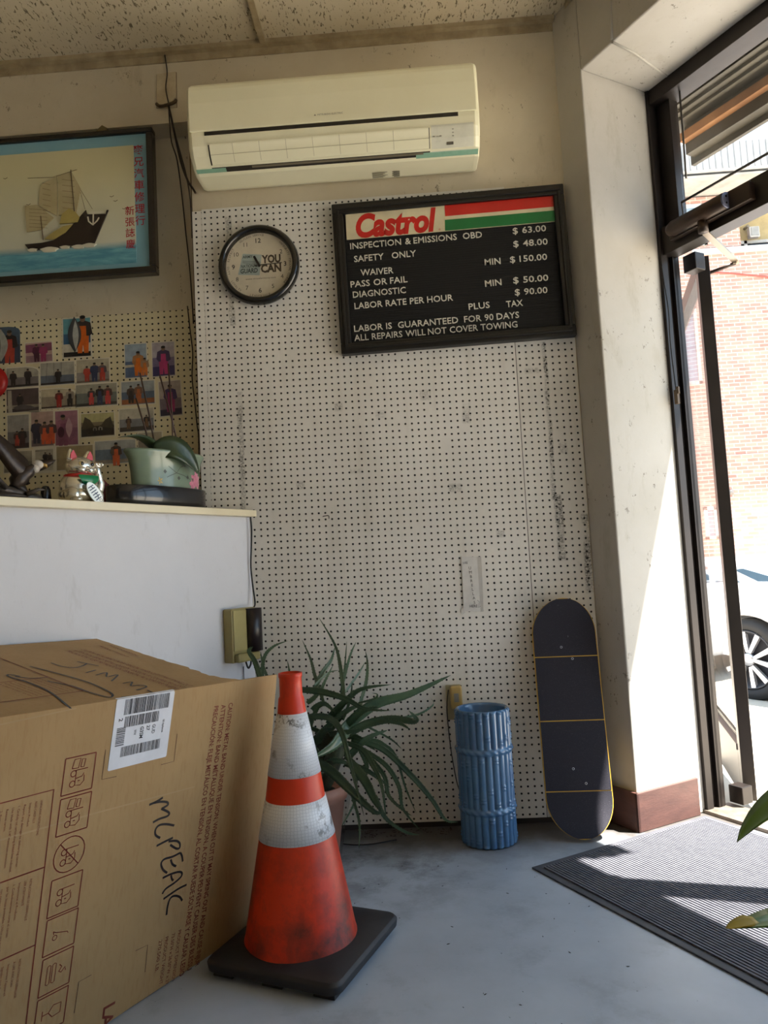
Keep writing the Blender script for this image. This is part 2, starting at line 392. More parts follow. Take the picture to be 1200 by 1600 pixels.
m = MB(); m.box((0, 0, .02), (1.2185, .006, 2.458)); tag(m.build('pegboard', peg_a, loc=(0, 0, .02)), 'large white pegboard sheet behind the clock and above the blue stand', 'pegboard')
m = MB(); m.box((-.0385, .0, .02), (-.0008, .006, 2.452)); tag(m.build('pegboard', peg_a, loc=(-.0237*1-.0127, 0, .02)), 'narrow white pegboard strip left of the large sheet, below the air conditioner', 'pegboard')
m = MB(); m.box((1.2212, .0008, .02), (1.452, .006, 2.452)); tag(m.build('pegboard', peg_c, loc=(1.2212, 0, .02)), 'tall white pegboard strip in the corner behind the skateboard', 'pegboard')
m = MB(); m.box((-2.6, .1, .6), (-.06, .106, 2.087)); tag(m.build('pegboard', peg_b, loc=(-2.6, .1, .6)), 'cream pegboard behind the counter covered with snapshots', 'pegboard')
m = MB(); m.box((-.062, .07, .6), (-.0385, .106, 2.80)); struct(m.build('trim_5', M('brown wood batten', (120, 96, 64), .6, (92, 70, 46), 10, stretch=(1, 1, .2))))

# ================================================================== OUTSIDE
ground_m = M('pale concrete paving', (196, 187, 172), .8, (178, 169, 155), 1.2, bump=.2, bs=30)
m = MB()
sl_ = [(.46, -.012), (3.6, -.26), (40, -.26)]
for i in range(2):
    m.add([W(sl_[i][0], -40, sl_[i][1]), W(sl_[i][0], 40, sl_[i][1]), W(sl_[i+1][0], 40, sl_[i+1][1]), W(sl_[i+1][0], -40, sl_[i+1][1])], [(0, 1, 2, 3)])
m.box((-40, -60, -.5), (60, 60, -.45))
struct(m.build('ground', ground_m, recalc=False))
# canopy over the door
can_m = M('weathered canopy sheet', (72, 67, 56), .6, (56, 52, 44), 4, bump=.1)
m = MB()
m.wbox(.44, .79, -.14, 1.12, 2.86, 2.89)
for k in range(5): m.wbox(.45+.05*k, .468+.05*k, -.14, 1.12, 2.845, 2.862)
m.wbox(.735, .79, -.14, 1.12, 2.735, 2.86); m.wbox(.79, .81, -.16, 1.12, 2.708, 2.93)
m.wbox(.345, .82, -.45, -.14, 2.88, 2.93); m.wbox(.345, .60, 1.12, 4.0, 2.86, 2.93); m.wbox(.585, .61, 1.12, 4.0, 2.70, 2.93)  # narrow run past the door is unseen, added to shade the transom
cn = struct(m.build('roof_canopy', can_m))
m = MB(); m.wbox(.70, .735, -.14, 1.12, 2.785, 2.822); o = struct(m.build('canopy_board', M('bare brown timber', (150, 106, 66), .7, (112, 74, 46), 6, bump=.3, stretch=(1, 1, 1)), cn))
# brick building across the yard
def brick_mat():
    t = NT('pink brick'); x, y, z = t.sep()
    cb = t.n('ShaderNodeCombineXYZ'); t.link(x, cb.inputs[0]); t.link(z, cb.inputs[1])
    b = t.n('ShaderNodeTexBrick'); t.link(cb.outputs[0], b.inputs['Vector'])
    b.inputs['Scale'].default_value = 1.0; b.inputs['Brick Width'].default_value = .21; b.inputs['Row Height'].default_value = .072
    b.inputs['Mortar Size'].default_value = .008; b.inputs['Color1'].default_value = lin((160, 112, 102)); b.inputs['Color2'].default_value = lin((178, 138, 126)); b.inputs['Mortar'].default_value = lin((186, 176, 166))
    col = t.mix(t.math('MULTIPLY', t.ramp(t.noise(2.5, 4), .4, .7), .3), b.outputs[0], lin((206, 166, 146)))
    t.set(color=col, rough=.85); return t.m
brick_m = brick_mat()
white_trim = M('white painted trim', (188, 188, 186), .6); beige_m = M('beige stucco', (176, 160, 120), .8)
bt = thing('brick_building', 'pink brick building with white fascia across the yard, seen through the door', 'building', (4, 11, -.3))
m = MB(); m.box((-6, 11, -.4), (7.30, 11.4, 7.75)); m.box((7.30, 11, -.4), (22, 11.4, 6.62)); m.box((-6, 11.9, -.4), (22, 12.2, 8.0))
m.box((-6, 10.985, 2.66), (22, 11.0, 2.735)); m.build('brick_wall', brick_m, bt)
m = MB(); m.box((7.30, 11.55, 6.66), (22, 11.6, 7.9)); m.build('recess_wall', beige_m, bt)
m = MB(); m.box((-6, 10.2, 7.86), (22, 10.3, 8.42)); m.box((-6, 10.3, 8.3), (22, 12.2, 8.42))
m.build('fascia', M('pale metal fascia', (176, 178, 180), .6), bt)
m = MB()
for k in range(70): m.box((3.5+.115*k, 10.185, 7.87), (3.528+.115*k, 10.2, 8.36))
m.build('fascia_ribs', M('grey fascia ribs', (120, 122, 124), .6), bt)
m = MB(); m.box((-6, 10.3, 7.78), (22, 11.6, 7.82))
m.build('soffit', M('tan boarded soffit', (168, 166, 162), .7), bt)
m = MB(); m.box((6.36, 10.93, 6.60), (22, 11.0, 6.70)); m.build('sill', white_trim, bt)
win_gl = M('sky reflecting window glass', (120, 140, 158), .08, (104, 124, 146), 2, spec=.8)
for (x0, x1, z0, z1) in ((6.10, 6.66, 6.78, 7.60), (5.98, 6.34, 4.10, 5.62), (6.16, 6.40, 1.18, 1.78)):
    m = MB()
    for a, b in (((x0, z0), (x1, z0+.06)), ((x0, z1-.06), (x1, z1)), ((x0, z0), (x0+.06, z1)), ((x1-.06, z0), (x1, z1))): m.box((a[0], 10.95, a[1]), (b[0], 11.0, b[1]))
    wf = m.build('window_frame', white_trim, bt); m = MB(); m.box((x0+.05, 10.985, z0+.05), (x1-.05, 10.995, z1-.05)); m.build('pane', win_gl, wf)
m = MB()
for a, b in (((7.36, 6.70), (9.2, 6.75)), ((7.36, 6.98), (9.2, 7.04)), ((7.36, 6.70), (7.41, 7.04)), ((7.60, 6.70), (7.66, 7.04)), ((8.2, 6.7), (8.26, 7.04))): m.box((a[0], 11.5, a[1]), (b[0], 11.55, b[1]))
wf = m.build('window_frame', white_trim, bt); m = MB(); m.box((7.4, 11.53, 6.72), (9.2, 11.545, 7.0)); m.build('pane', M('dark window glass', (48, 52, 58), .1), wf)
fl_t = thing('floodlight', 'small white floodlight on the beige wall above the far window', 'floodlight', (7.72, 11.55, 7.1))
m = MB(); m.tube([(7.66, 11.55, 7.30), (7.66, 11.42, 7.30), (7.70, 11.40, 7.22)], .03, 8); m.build('bracket', M('grey painted metal', (150, 146, 134), .5), fl_t)
m = MB(); m.box((7.63, 11.30, 7.02), (7.83, 11.42, 7.24)); m.build('lamp_head', white_trim, fl_t, bevel=.02)
m = MB(); m.box((7.66, 11.285, 7.05), (7.80, 11.302, 7.21))
m.build('lens', M('grey lens', (150, 150, 146), .2), fl_t)
m = MB(); m.tube([(6.3, 10.97, 6.30), (7.0, 10.96, 6.20), (7.8, 10.96, 6.06), (9.5, 10.96, 5.75)], .016, 6); tag(m.build('cable', M('red cable', (168, 76, 66), .5), loc=(6.3, 10.97, 6.3)), 'thin red cable sagging across the far brick wall', 'cable')
m = MB(); m.lathe([(.0, 0), (.055, 0), (.05, .02), (0, .025)], 20, (6.70, 10.998, 2.03), ax=(X, Z, -Yv)); tag(m.build('wall_vent', M('grey vent', (128, 122, 118), .5), loc=(6.70, 11, 2.03)), 'round grey cap on the far brick wall', 'vent')

# ---- parked white car
CR = Vector((3.40, 3.30, -.255)) ; CF = -TV; CO = NV   # rear wheel ground point, forward, away from viewer
def CP(u, v, w): return CR + CF*u + CO*w + Z*v
car = thing('car', 'white sedan parked in the yard, its rear wheel past the open door', 'car', CR)
paint = M('white car paint', (236, 236, 238), .25, (230, 230, 234), 1, coat=.6); tint = M('dark tinted glass', (40, 56, 66), .05, (52, 70, 80), 2, spec=.9); rub = M('black rubber', (24, 24, 27), .7); trimb = M('black plastic trim', (36, 37, 40), .5)
def vv(v): return v if v < .5 else .5+(v-.5)*.82
side = [(-1.02, .30), (-.98, .62), (-.95, .96), (-.86, 1.04), (-.45, 1.06), (2.65, .98), (3.35, .86), (3.55, .70), (3.60, .42), (3.50, .22), (3.22, .20)]
side += [(2.75+.40*cos(a), .33+.40*sin(a)) for a in [pi*i/14 for i in range(1, 14)] if .33+.40*sin(a) > .24] + [(2.28, .2), (.47, .2)]
side += [(.40*cos(a), .33+.40*sin(a)) for a in [pi*i/16 for i in range(1, 16)] if .33+.40*sin(a) > .26] + [(-.46, .22), (-.9, .24)]
n = len(side); m = MB()
half = [CP(u, vv(v), .03 if v > .9 else .0) for u, v in side]; far = [CP(u, vv(v), 1.80) for u, v in side]
m.add(half+far, [list(range(n)), list(reversed(range(n, 2*n)))] + [[i, n+i, n+(i+1) % n, (i+1) % n] for i in range(n)])
m.build('body', paint, car, bevel=.035, seg=3, recalc=True)
roof = [(-.62, 1.03), (-.16, 1.20), (.30, 1.28), (1.05, 1.30), (1.60, 1.24), (2.35, 1.0)]
m = MB(); a = [CP(u, vv(v), .06 + (v-1.0)*.42) for u, v in roof]; b = [CP(u, vv(v), 1.74 - (v-1.0)*.42) for u, v in roof]; n = len(roof)
m.add(a+b, [list(range(n)), list(reversed(range(n, 2*n)))] + [[i, n+i, n+(i+1) % n, (i+1) % n] for i in range(n)])
m.build('roof', paint, car, bevel=.03, seg=3, recalc=True)
def carpane(poly, name='window'):
    m = MB(); pts = [CP(u, vv(v), .052 + (v-1.0)*.42 ) for u, v in poly]; pts2 = [p + CO*.02 for p in pts]; k = len(pts)
    m.add(pts+pts2, [list(range(k)), list(reversed(range(k, 2*k)))] + [[i, k+i, k+(i+1) % k, (i+1) % k] for i in range(k)])
    m.build(name, tint, car, recalc=True)
carpane([(.34, 1.05), (.40, 1.22), (.66, 1.245), (.98, 1.25), (.98, 1.04)]); carpane([(1.05, 1.04), (1.05, 1.25), (1.52, 1.20), (2.0, 1.03)]); carpane([(.04, 1.055), (.28, 1.19), (.28, 1.05)]); carpane([(-.36, 1.062), (.05, 1.19), (.13, 1.18), (-.12, 1.062)], 'rear_window')
m = MB(); m.prism(ell(0, 0, .075, .075, 24), CP(-.30, .72, .0), CF, Z, -.004, 0); m.build('fuel_door', M('white fuel door', (226, 226, 228), .3), car, bevel=.002)
rimm = M('machined alloy', (214, 214, 220), .25, metal=.7); rimd = M('dark wheel pocket', (40, 41, 48), .5)
for u in (0, 2.75):
    c = CP(u, .33, .04); A = (CF, Z, -CO)
    m = MB(); m.lathe([(.20, -.19), (.315, -.19), (.33, -.16), (.33, -.02), (.315, .012), (.245, .018), (.235, -.02), (.20, -.19)], 48, c, ax=A); wl = m.build('tyre', rub, car)
    m = MB(); m.lathe([(0, -.06), (.2, -.06), (.228, .0), (.24, .014), (.228, .016), (.215, 0), (.19, -.04), (0, -.045)], 48, c, 1, ax=A)
    for k in range(5):
        for s in (-1, 1):
            a0 = 2*pi*k/5 + .5 + s*.16; a1 = 2*pi*k/5 + .5 + s*.30
            dr = lambda a, r: c + CF*cos(a)*r + Z*sin(a)*r
            p = [dr(a0-.22, .06), dr(a0+.22, .06), dr(a1+.09, .232), dr(a1-.09, .232)]
            m.add([q - CO*.012 for q in p] + [q + CO*.02 for q in p], [(0, 1, 2, 3), (7, 6, 5, 4), (0, 4, 5, 1), (1, 5, 6, 2), (2, 6, 7, 3), (3, 7, 4, 0)], 0)
    m.lathe([(0, .0), (.05, .0), (.055, -.03), (0, -.03)], 20, c - CO*.012, 0, ax=A)
    m.build('rim', [rimm, rimd], wl, recalc=True)
m = MB(); m.obox(CP(-.12, .10, .9), CF*.9, CO*.85, Z*.02); m.build('underbody', trimb, car)
m = MB(); m.ball(CP(1.72, 1.0, -.12), .10, .07, .075); m.build('mirror', paint, car)

# ================================================================== COUNTER
counter_m = wall_mat('white painted counter', (212, 213, 219), (202, 203, 209), (166, 165, 166), .06)
top_m = M('cream laminate', (226, 216, 186), .35, (212, 200, 168), 3)
ct = thing('counter', 'white panelled service counter with a thin cream top, angled across the left side', 'counter', CT(1.2, .2, 0))
m = MB()
q = [CT(0, .037, 0), CT(2.6, .037, 0), CT(2.6, .317, 0), CT(.165, .317, 0)]; q[0] = Vector((.1465, -.002, 0))
m.prism([(p.x, p.y) for p in q], (0, 0, 0), X, Yv, 1.2)
m.build('body', counter_m, ct)
m = MB()
q = [CT(0, 0, 0), CT(2.6, 0, 0), CT(2.6, .36, 0), CT(.22, .36, 0)]
m.prism([(p.x, p.y) for p in q], (0, 0, 1.200), X, Yv, .025); m.build('countertop', top_m, ct, bevel=.002)
# wall-mounted intercom and its cord
olive = M('yellowed olive plastic', (150, 138, 84), .4, (132, 120, 70), 8); darkp = M('dark brown gloss plastic', (28, 20, 23), .34, (24, 18, 20), 3)
def FP(s, o, z): return CT(s, .037-o, z)      # counter face: along, out, height
ic = thing('intercom', 'olive and brown intercom box hung on the counter end beside the pegboard', 'intercom', FP(.10, 0, .66))
m = MB(); m.obox(FP(.098, .022, .757), CV*.066, CN*.022, Z*.098); m.build('case', olive, ic, bevel=.005)
m = MB()
pr = [(.004, .044), (.002, .062), (-.010, .074), (-.030, .080), (-.048, .076), (-.056, .060), (-.056, .040)]
m.loft([[FP(.098-.012+a*1.0, o, z) for a, o in pr] for z in (.694, .852)], 0); m.build('handset', darkp, ic, recalc=True)
m = MB(); m.obox(FP(.125, .046, .775), CV*.034, CN*.003, Z*.074); m.build('faceplate', M('olive faceplate', (160, 148, 92), .35), ic, bevel=.002)
m = MB(); m.obox(FP(.098, .054, .676), CV*.058, CN*.012, Z*.016); m.build('ledge', olive, ic, bevel=.006)
blk = M('black cable', (22, 21, 22), .5)
m = MB(); m.tube([FP(.075, .02, .66), FP(.078, .03, .64), FP(.07, .03, .630), FP(.058, .03, .642), FP(.05, .025, .66)], .0035, 8, smooth=5); m.build('loop_cable', blk, ic)
m = MB(); m.tube([FP(.07, .004, .635), FP(.068, .004, .3), FP(.066, .004, .0)], .002, 6); tag(m.build('cable', M('grey wire', (120, 122, 130), .5), loc=FP(.07, 0, .63)), 'thin grey wire running down the counter below the intercom', 'cable')
m = MB(); m.tube([(.155, -.020, 1.203), (.157, -.018, 1.15), (.153, -.018, 1.08), (.149, -.020, 1.01), (.153, -.020, .94), (.162, -.030, .87), (.160, -.045, .853)], .0032, 8, smooth=5); tag(m.build('cable', blk, loc=(.15, -.01, 1.2)), 'black cord hanging from the countertop end to the intercom', 'cable')

# ================================================================== AIR CONDITIONER
acw = M('aged white plastic', (240, 236, 206), .32, (233, 228, 196), 2.5, coat=.2); acd = M('dark slot', (40, 34, 24), .6)
ac = thing('air_conditioner', 'white wall-mounted split air conditioner with a closed louver', 'air conditioner', (.57, 0, 2.5))
prof = [(0, 2.835), (-.10, 2.838), (-.200, 2.836), (-.226, 2.826), (-.238, 2.805), (-.242, 2.74), (-.241, 2.65), (-.239, 2.615), (-.232, 2.580), (-.216, 2.548), (-.19, 2.522), (-.15, 2.508), (-.04, 2.514), (0, 2.53)]
AX0, AX1 = .022, 1.112
m = MB(); rings = []
for x, k in ((AX0, .93), (AX0+.006, .975), (AX0+.018, 1), (AX1-.018, 1), (AX1-.006, .975), (AX1, .93)):
    rings.append([Vector((x, y*k, 2.675+(z-2.675)*(1-(1-k)*.45))) for y, z in prof])
m.loft(rings, 0, sm=False); m.build('housing', acw, ac, bevel=.004, recalc=True)
def acs(z):   # front depth of the housing at a height
    for (y0, z0), (y1, z1) in zip(prof[3:], prof[4:]):
        if z1 <= z <= z0: return y0+(y1-y0)*(z0-z)/(z0-z1)
    return prof[-3][0]
def acskin(x0, x1, z0, z1, off, th=.004, nz=10, mi=0, mb=None):
    m = mb or MB(); A = []
    for i in range(nz+1):
        z = z0+(z1-z0)*i/nz; A.append((acs(z)-off, z))
    o = [Vector((x, y, z)) for x in (x0, x1) for y, z in A]; b = [Vector((x, y+th, z)) for x in (x0, x1) for y, z in A]; k = nz+1
    fs = [[i, i+1, k+i+1, k+i] for i in range(nz)] + [[2*k+i, 3*k+i, 3*k+i+1, 2*k+i+1] for i in range(nz)]
    fs += [[i, 2*k+i, 2*k+i+1, i+1] for i in range(nz)] + [[k+i, k+i+1, 3*k+i+1, 3*k+i] for i in range(nz)] + [[0, k, 3*k, 2*k], [k-1, 3*k-1, 4*k-1, 2*k-1]]
    return m.add(o+b, fs, mi)
m = acskin(AX0+.010, AX1-.010, 2.632, 2.812, .004, .005); m.build('front_panel', acw, ac, bevel=.003, recalc=True)
m = acskin(.088, 1.033, 2.616, 2.630, .0012, .003, 3); m.build('intake_slot', acd, ac, recalc=True)
m = acskin(.098, .925, 2.513, 2.583, .0008, .003); m.build('outlet_recess', acd, ac, recalc=True)
m = acskin(.104, .922, 2.524, 2.582, .006, .004); lv = m.build('louver', acw, ac, recalc=True)
m = MB()
for k in range(7): acskin(.19+.1*k, .1915+.1*k, 2.527, 2.580, .0066, .001, 8, 0, m)
acskin(.104, .922, 2.5485, 2.5498, .0066, .001, 2, 0, m); m.build('vane_lines', M('louver seam', (190, 182, 150), .5), lv, recalc=True)  # thin darker lines across the louver blade
m = acskin(.25, .9, 2.516, 2.5185, .004, .003, 2); m.build('vane_rod', M('vane rod', (120, 112, 92), .4), ac, recalc=True)
m = acskin(.931, 1.088, 2.518, 2.590, .0015, .003); dp = m.build('display_panel', M('display panel', (228, 226, 206), .3), ac, recalc=True)
m = MB()
for z in (2.572, 2.562, 2.552): m.box((1.008, acs(z)-.0026, z), (1.014, acs(z)-.0012, z+.003))
m.box((.987, acs(2.537)-.003, 2.531), (1.012, acs(2.531)-.0005, 2.543)); m.build('indicator', M('grey indicator', (110, 104, 92), .4), dp)
m = MB(); gr = M('grey print', (136, 128, 108), .6)
m.text('Mr.SLIM', (.935, acs(2.556)-.003, 2.551), X, (0, .25, .97), .009, .034, shear=.25, bold=.01); m.text('INVERTER', (.94, acs(2.540)-.003, 2.5405), X, (0, .3, .95), .0035, .026)
m.build('printed_text', gr, dp)
m = MB(); m.text('MITSUBISHI ELECTRIC', (.515, -.2462, 2.655), X, Z, .0065, .095, off=.0005); m.prism([(0, 0), (.004, .007), (.008, 0)], (.502, -.2467, 2.655), X, Z, 0); m.build('maker_lettering', gr, ac)
tape_m = M('teal masking tape', (140, 182, 156), .6, (124, 168, 144), 20)
m = acskin(.872, 1.105, 2.511, 2.5185, .0014, .002, 4); m.build('tape', tape_m, ac, recalc=True)
m = acskin(.036, .150, 2.513, 2.519, .0014, .002, 4); m.build('tape', tape_m, ac, recalc=True)
m = MB(); uv_ = Vector((0, -.11, -.006)).normalized()
for k in range(6): m.stroke([(0, -.008*k), (.060-.009*(k % 3), -.008*k)], .003, (.700, -.085, 2.5105), X, uv_, .0012); m.stroke([(.078+.006*(k % 2), -.008*k), (.108, -.008*k)], .004, (.700, -.085, 2.5105), X, uv_, .0012)
m.build('rating_print', M('dark print', (80, 76, 66), .6), ac)

# ---- wall patch and cables in the upper left
pl_m = M('rough painted patch', (204, 190, 160), .7, (176, 158, 126), 14, bump=.4, bs=50)
m = MB(); m.prism([(-.171, 2.905), (-.088, 2.90), (-.086, 3.053), (-.166, 3.05)], (0, .006, 0), X, Z, .007)
for q, r in (((-.171, 2.905), (-.166, 3.05)), ((-.166, 3.05), (-.086, 3.053)), ((-.086, 3.053), (-.088, 2.90))): m.tube([(q[0], .004, q[1]), (r[0], .004, r[1])], .0022, 5, 1)
wp = tag(m.build('wall_patch', [pl_m, M('brown rust edge', (104, 82, 56), .7)], loc=(-.13, .006, 2.98), bevel=.002), 'small painted-over plate high on the wall left of the air conditioner', 'wall plate')
m = MB(); m.tube([(-.170, -.002, 2.92), (-.15, -.006, 2.905), (-.10, -.006, 2.915), (-.088, -.002, 2.93)], .0065, 7, smooth=4); m.build('caulk', M('dark lumpy caulk', (92, 74, 50), .7, (58, 45, 30), 30, bump=.5), wp)
brn = M('brown cable', (52, 42, 32), .55)
cabs = [([(-.129, -.003, 3.13), (-.121, -.003, 3.05), (-.128, -.006, 2.98), (-.118, -.008, 2.91), (-.118, -.004, 2.845), (-.112, -.004, 2.75), (-.108, .05, 2.70), (-.105, .094, 2.55), (-.095, .095, 2.40), (-.085, .094, 2.27), (-.079, .094, 2.12), (-.074, .085, 2.02)], .0026, 'thin brown cable dropping from the ceiling through the wall plate'),
        ([(-.118, -.006, 2.90), (-.10, -.006, 2.80), (-.075, -.006, 2.66), (-.050, -.004, 2.58), (-.030, -.006, 2.545), (-.02, -.006, 2.525)], .0045, 'thick brown cable curving from the wall plate to the air conditioner'),
        ([(-.116, -.012, 2.90), (-.09, -.012, 2.76), (-.058, -.012, 2.62), (-.043, -.010, 2.52), (-.040, -.006, 2.42), (-.041, -.004, 2.34)], .003, 'brown cable following the pegboard edge below the air conditioner'),
        ([(-.100, .097, 2.10), (-.092, .094, 2.0), (-.084, .094, 1.9), (-.09, .094, 1.80), (-.083, .094, 1.70), (-.076, .094, 1.60), (-.07, .09, 1.55), (-.072, .09, 1.45)], .0024, 'wandering thin cord on the cream pegboard beside the batten')]
for p, r, lb in cabs:
    m = MB(); m.tube(p, r, 7, smooth=5); tag(m.build('cable', brn, loc=p[0]), lb, 'cable')

# ================================================================== CLOCK
cc = Vector((.229, 0, 2.202)); ck = thing('wall_clock', 'round black-rimmed wall clock with a printed cream face', 'clock', cc)
AXC = (X, Z, -Yv)
m = MB(); m.lathe([(.110, .0), (.150, .0), (.161, .008), (.163, .022), (.158, .036), (.150, .043), (.142, .043), (.136, .036), (.134, .022), (.133, .016)], 96, cc, ax=AXC); m.build('rim', M('black gloss plastic', (12, 11, 10), .16, coat=.4), ck, recalc=True)
m = MB(); m.lathe([(0, .016), (.136, .016), (.136, .010), (0, .010)], 96, cc, ax=AXC, sm=False); fc = m.build('dial', M('cream clock face', (222, 212, 190), .5), ck, recalc=True)
def ckt(mb, s, x, z, h, width=None, rot=0, off=.0168, **k):
    ux = X*cos(rot)+Z*sin(rot); uy = -X*sin(rot)+Z*cos(rot)
    mb.text(s, cc + X*x + Z*z - Yv*off - uy*h/2, ux, uy, h, width, off=0, align='C', **k)
numm, rimp = M('dark numerals', (52, 46, 38), .6), M('faded print', (92, 82, 68), .6)
for k in range(1, 13):
    if k == 1: continue
    a = pi/2 - 2*pi*k/12; m = MB(); ckt(m, str(k), cos(a)*.104, sin(a)*.102, .0185 if k % 3 == 0 else .017, bold=.0 if k % 3 else .015); m.build('numeral', numm, fc)
for s, a0, st, inw in (('SELFLESS SERVICE', 126, -2.65*1.15, 1), ('INTEGRITY', 46, -3.6, 1), ('PERSONAL COURAGE', 8, -3.1, 1), ('LEADERSHIP', 252, 3.9, 0), ('LOYALTY', 208, 3.8, 0), ('DUTY', 181, 3.9, 0), ('RESPECT', 168, -3.8, 1)):
    m = MB()
    for j, ch in enumerate(s):
        if ch == ' ': continue
        a = radians(a0 + st*j); ckt(m, ch, cos(a)*.125, sin(a)*.125, .0088, rot=a-pi/2 if inw else a+pi/2)
    m.build('rim_lettering', rimp, fc)
slm = M('brown slogan print', (72, 58, 42), .6)
m = MB(); ckt(m, 'YOU', .049, .0235, .031, .076, bold=.04, off=.0169); m.build('slogan', slm, fc)
m = MB(); ckt(m, 'CAN', .047, -.0145, .031, .082, bold=.04, off=.0169); m.build('slogan', slm, fc)
m = MB(); ckt(m, 'www.virtualarmory.com', .004, -.053, .007, .121); m.build('web_address', slm, fc)
m = MB(); m.prism([(-.086, -.033), (0, -.041), (.012, .043), (-.064, .052)], cc - Yv*.0166, X, Z, .0003); pt = m.build('patch', M('pale blue dial patch', (170, 184, 182), .5), fc)
ptm = M('blue grey print', (58, 74, 72), .6)
m = MB(); ckt(m, 'NATIONAL', -.040, .000, .0125, .066, bold=.02, off=.0174); m.build('patch_lettering', ptm, pt)
m = MB(); ckt(m, 'GUARD', -.041, -.0195, .018, .070, bold=.03, off=.0174, shear=.1); m.build('patch_lettering', ptm, pt)
m = MB(); ckt(m, 'ARMY', -.045, .038, .011, .040, off=.0174, bold=.02)
for k in range(3): m.stroke([(-.066, .022-.004*k), (-.03, .018-.005*k), (.006, .014-.004*k)], .0014, cc - Yv*.0174, X, Z, 0)
m.build('patch_lettering', ptm, pt)
hm = M('black hands', (24, 20, 16), .4)
m = MB()
for a, L, w in ((radians(117), .042, .009), (radians(2), .092, .003)):
    d = X*cos(a)+Z*sin(a); q = -X*sin(a)+Z*cos(a); m.obox(cc - Yv*.020 + d*L*.42, d*L*.58, q*w*.5, Yv*.0008)
m.lathe([(0, .024), (.004, .024), (.004, .016)], 12, cc, ax=AXC); m.build('hands', hm, ck)
m = MB(); m.lathe([(.136, .030), (.10, .034), (.05, .037), (0, .038)], 64, cc, ax=AXC); m.build('glass', glass_mat('clock glass'), ck, recalc=True)

# ================================================================== LETTER BOARD
RB = radians(.95)
SX = Vector((cos(RB), 0, sin(RB))); SZ = Vector((-sin(RB), 0, cos(RB)))
def SB(x, z, y): return Vector((.541, 0, 1.814)) + SX*(x-.541) + SZ*(z-1.814) + Yv*y
bw, bh = .912, .607
sb = thing('menu_board', 'black framed letter board of inspection prices in white letters', 'sign board', SB(.541, 1.814, 0))
frm = M('black ribbed frame', (15, 14, 13), .38); felt = M('black grooved felt', (14, 13, 12), .8)
m = MB()
for (a, b, c, d) in ((0, bw, 0, .042), (0, bw, bh-.042, bh), (0, .042, .042, bh-.042), (bw-.042, bw, .042, bh-.042)):
    m.obox(SB(.541+(a+b)/2, 1.814+(c+d)/2, -.019), SX*(b-a)/2, Yv*.019, SZ*(d-c)/2)
for (a, b, c, d) in ((.014, bw-.014, .014, .028), (.014, bw-.014, bh-.028, bh-.014), (.014, .028, .028, bh-.028), (bw-.028, bw-.014, .028, bh-.028)):
    m.obox(SB(.541+(a+b)/2, 1.814+(c+d)/2, -.040), SX*(b-a)/2, Yv*.004, SZ*(d-c)/2)
m.build('frame', frm, sb, bevel=.005)
m = MB(); m.obox(SB(.541+bw/2, 1.814+bh/2, -.012), SX*(bw/2-.03), Yv*.008, SZ*(bh/2-.03))
for k in range(46): m.obox(SB(.541+bw/2, 1.814+.052+.0094*k, -.0205), SX*(bw/2-.045), Yv*.0012, SZ*.0028)
m.build('backing', felt, sb)
SU = (SX, SZ)
def at2(x, z, y=-.023): # world x,z measured on the board -> same point pushed on the board plane
    return Vector((x, y, z))
m = MB(); m.prism([(.584, 2.277), (1.403, 2.290), (1.406, 2.395), (.584, 2.382)], (0, -.022, 0), X, Z, .004); bn = m.build('banner', M('cream sign panel', (226, 214, 178), .4), sb)
m = MB(); m.prism([(.977, 2.343), (1.403, 2.350), (1.406, 2.394), (.977, 2.387)], (0, -.0262, 0), X, Z, .0008); m.build('red_stripe', M('red sign print', (204, 34, 26), .35), bn)
m = MB(); m.prism([(.973, 2.284), (1.4035, 2.291), (1.404, 2.334), (.975, 2.328)], (0, -.0262, 0), X, Z, .0008); m.build('green_stripe', M('green sign print', (16, 118, 58), .35), bn)
m = MB(); m.text('Castrol', (.622, -.0265, 2.2845), (cos(RB), 0, sin(RB)), Z, .088, .320, off=.0002, shear=.2, bold=.045, res=5); m.text('®', (.948, -.0265, 2.287), X, Z, .008, off=.0002)
m.build('logo_lettering', M('red logo print', (206, 30, 24), .35), bn)
white_l = M('white plastic letters', (226, 222, 208), .4)
LINES = [('INSPECTION & EMISSIONS  OBD', .596, 2.238, 1.115, 2.248), ('SAFETY   ONLY', .609, 2.185, .852, 2.191), ('WAIVER', .632, 2.128, .761, 2.129), ('PASS OR FAIL', .59, 2.083, .814, 2.089), ('DIAGNOSTIC', .597, 2.041, .806, 2.046), ('LABOR RATE PER HOUR', .601, 1.995, .987, 2.003), ('PLUS', 1.047, 1.961, 1.129, 1.964), ('TAX', 1.193, 1.961, 1.257, 1.963), ('LABOR IS  GUARANTEED  FOR 90 DAYS', .595, 1.904, 1.239, 1.916), ('ALL REPAIRS WILL NOT COVER TOWING', .594, 1.867, 1.228, 1.879), ('$ 63.00', 1.237, 2.253, 1.365, 2.255), ('$ 48.00', 1.236, 2.2, 1.366, 2.201), ('MIN', 1.12, 2.135, 1.182, 2.136), ('$ 150.00', 1.219, 2.138, 1.368, 2.14), ('MIN', 1.116, 2.049, 1.18, 2.051), ('$ 50.00', 1.226, 2.054, 1.36, 2.056), ('$ 90.00', 1.229, 2.006, 1.353, 2.007)]
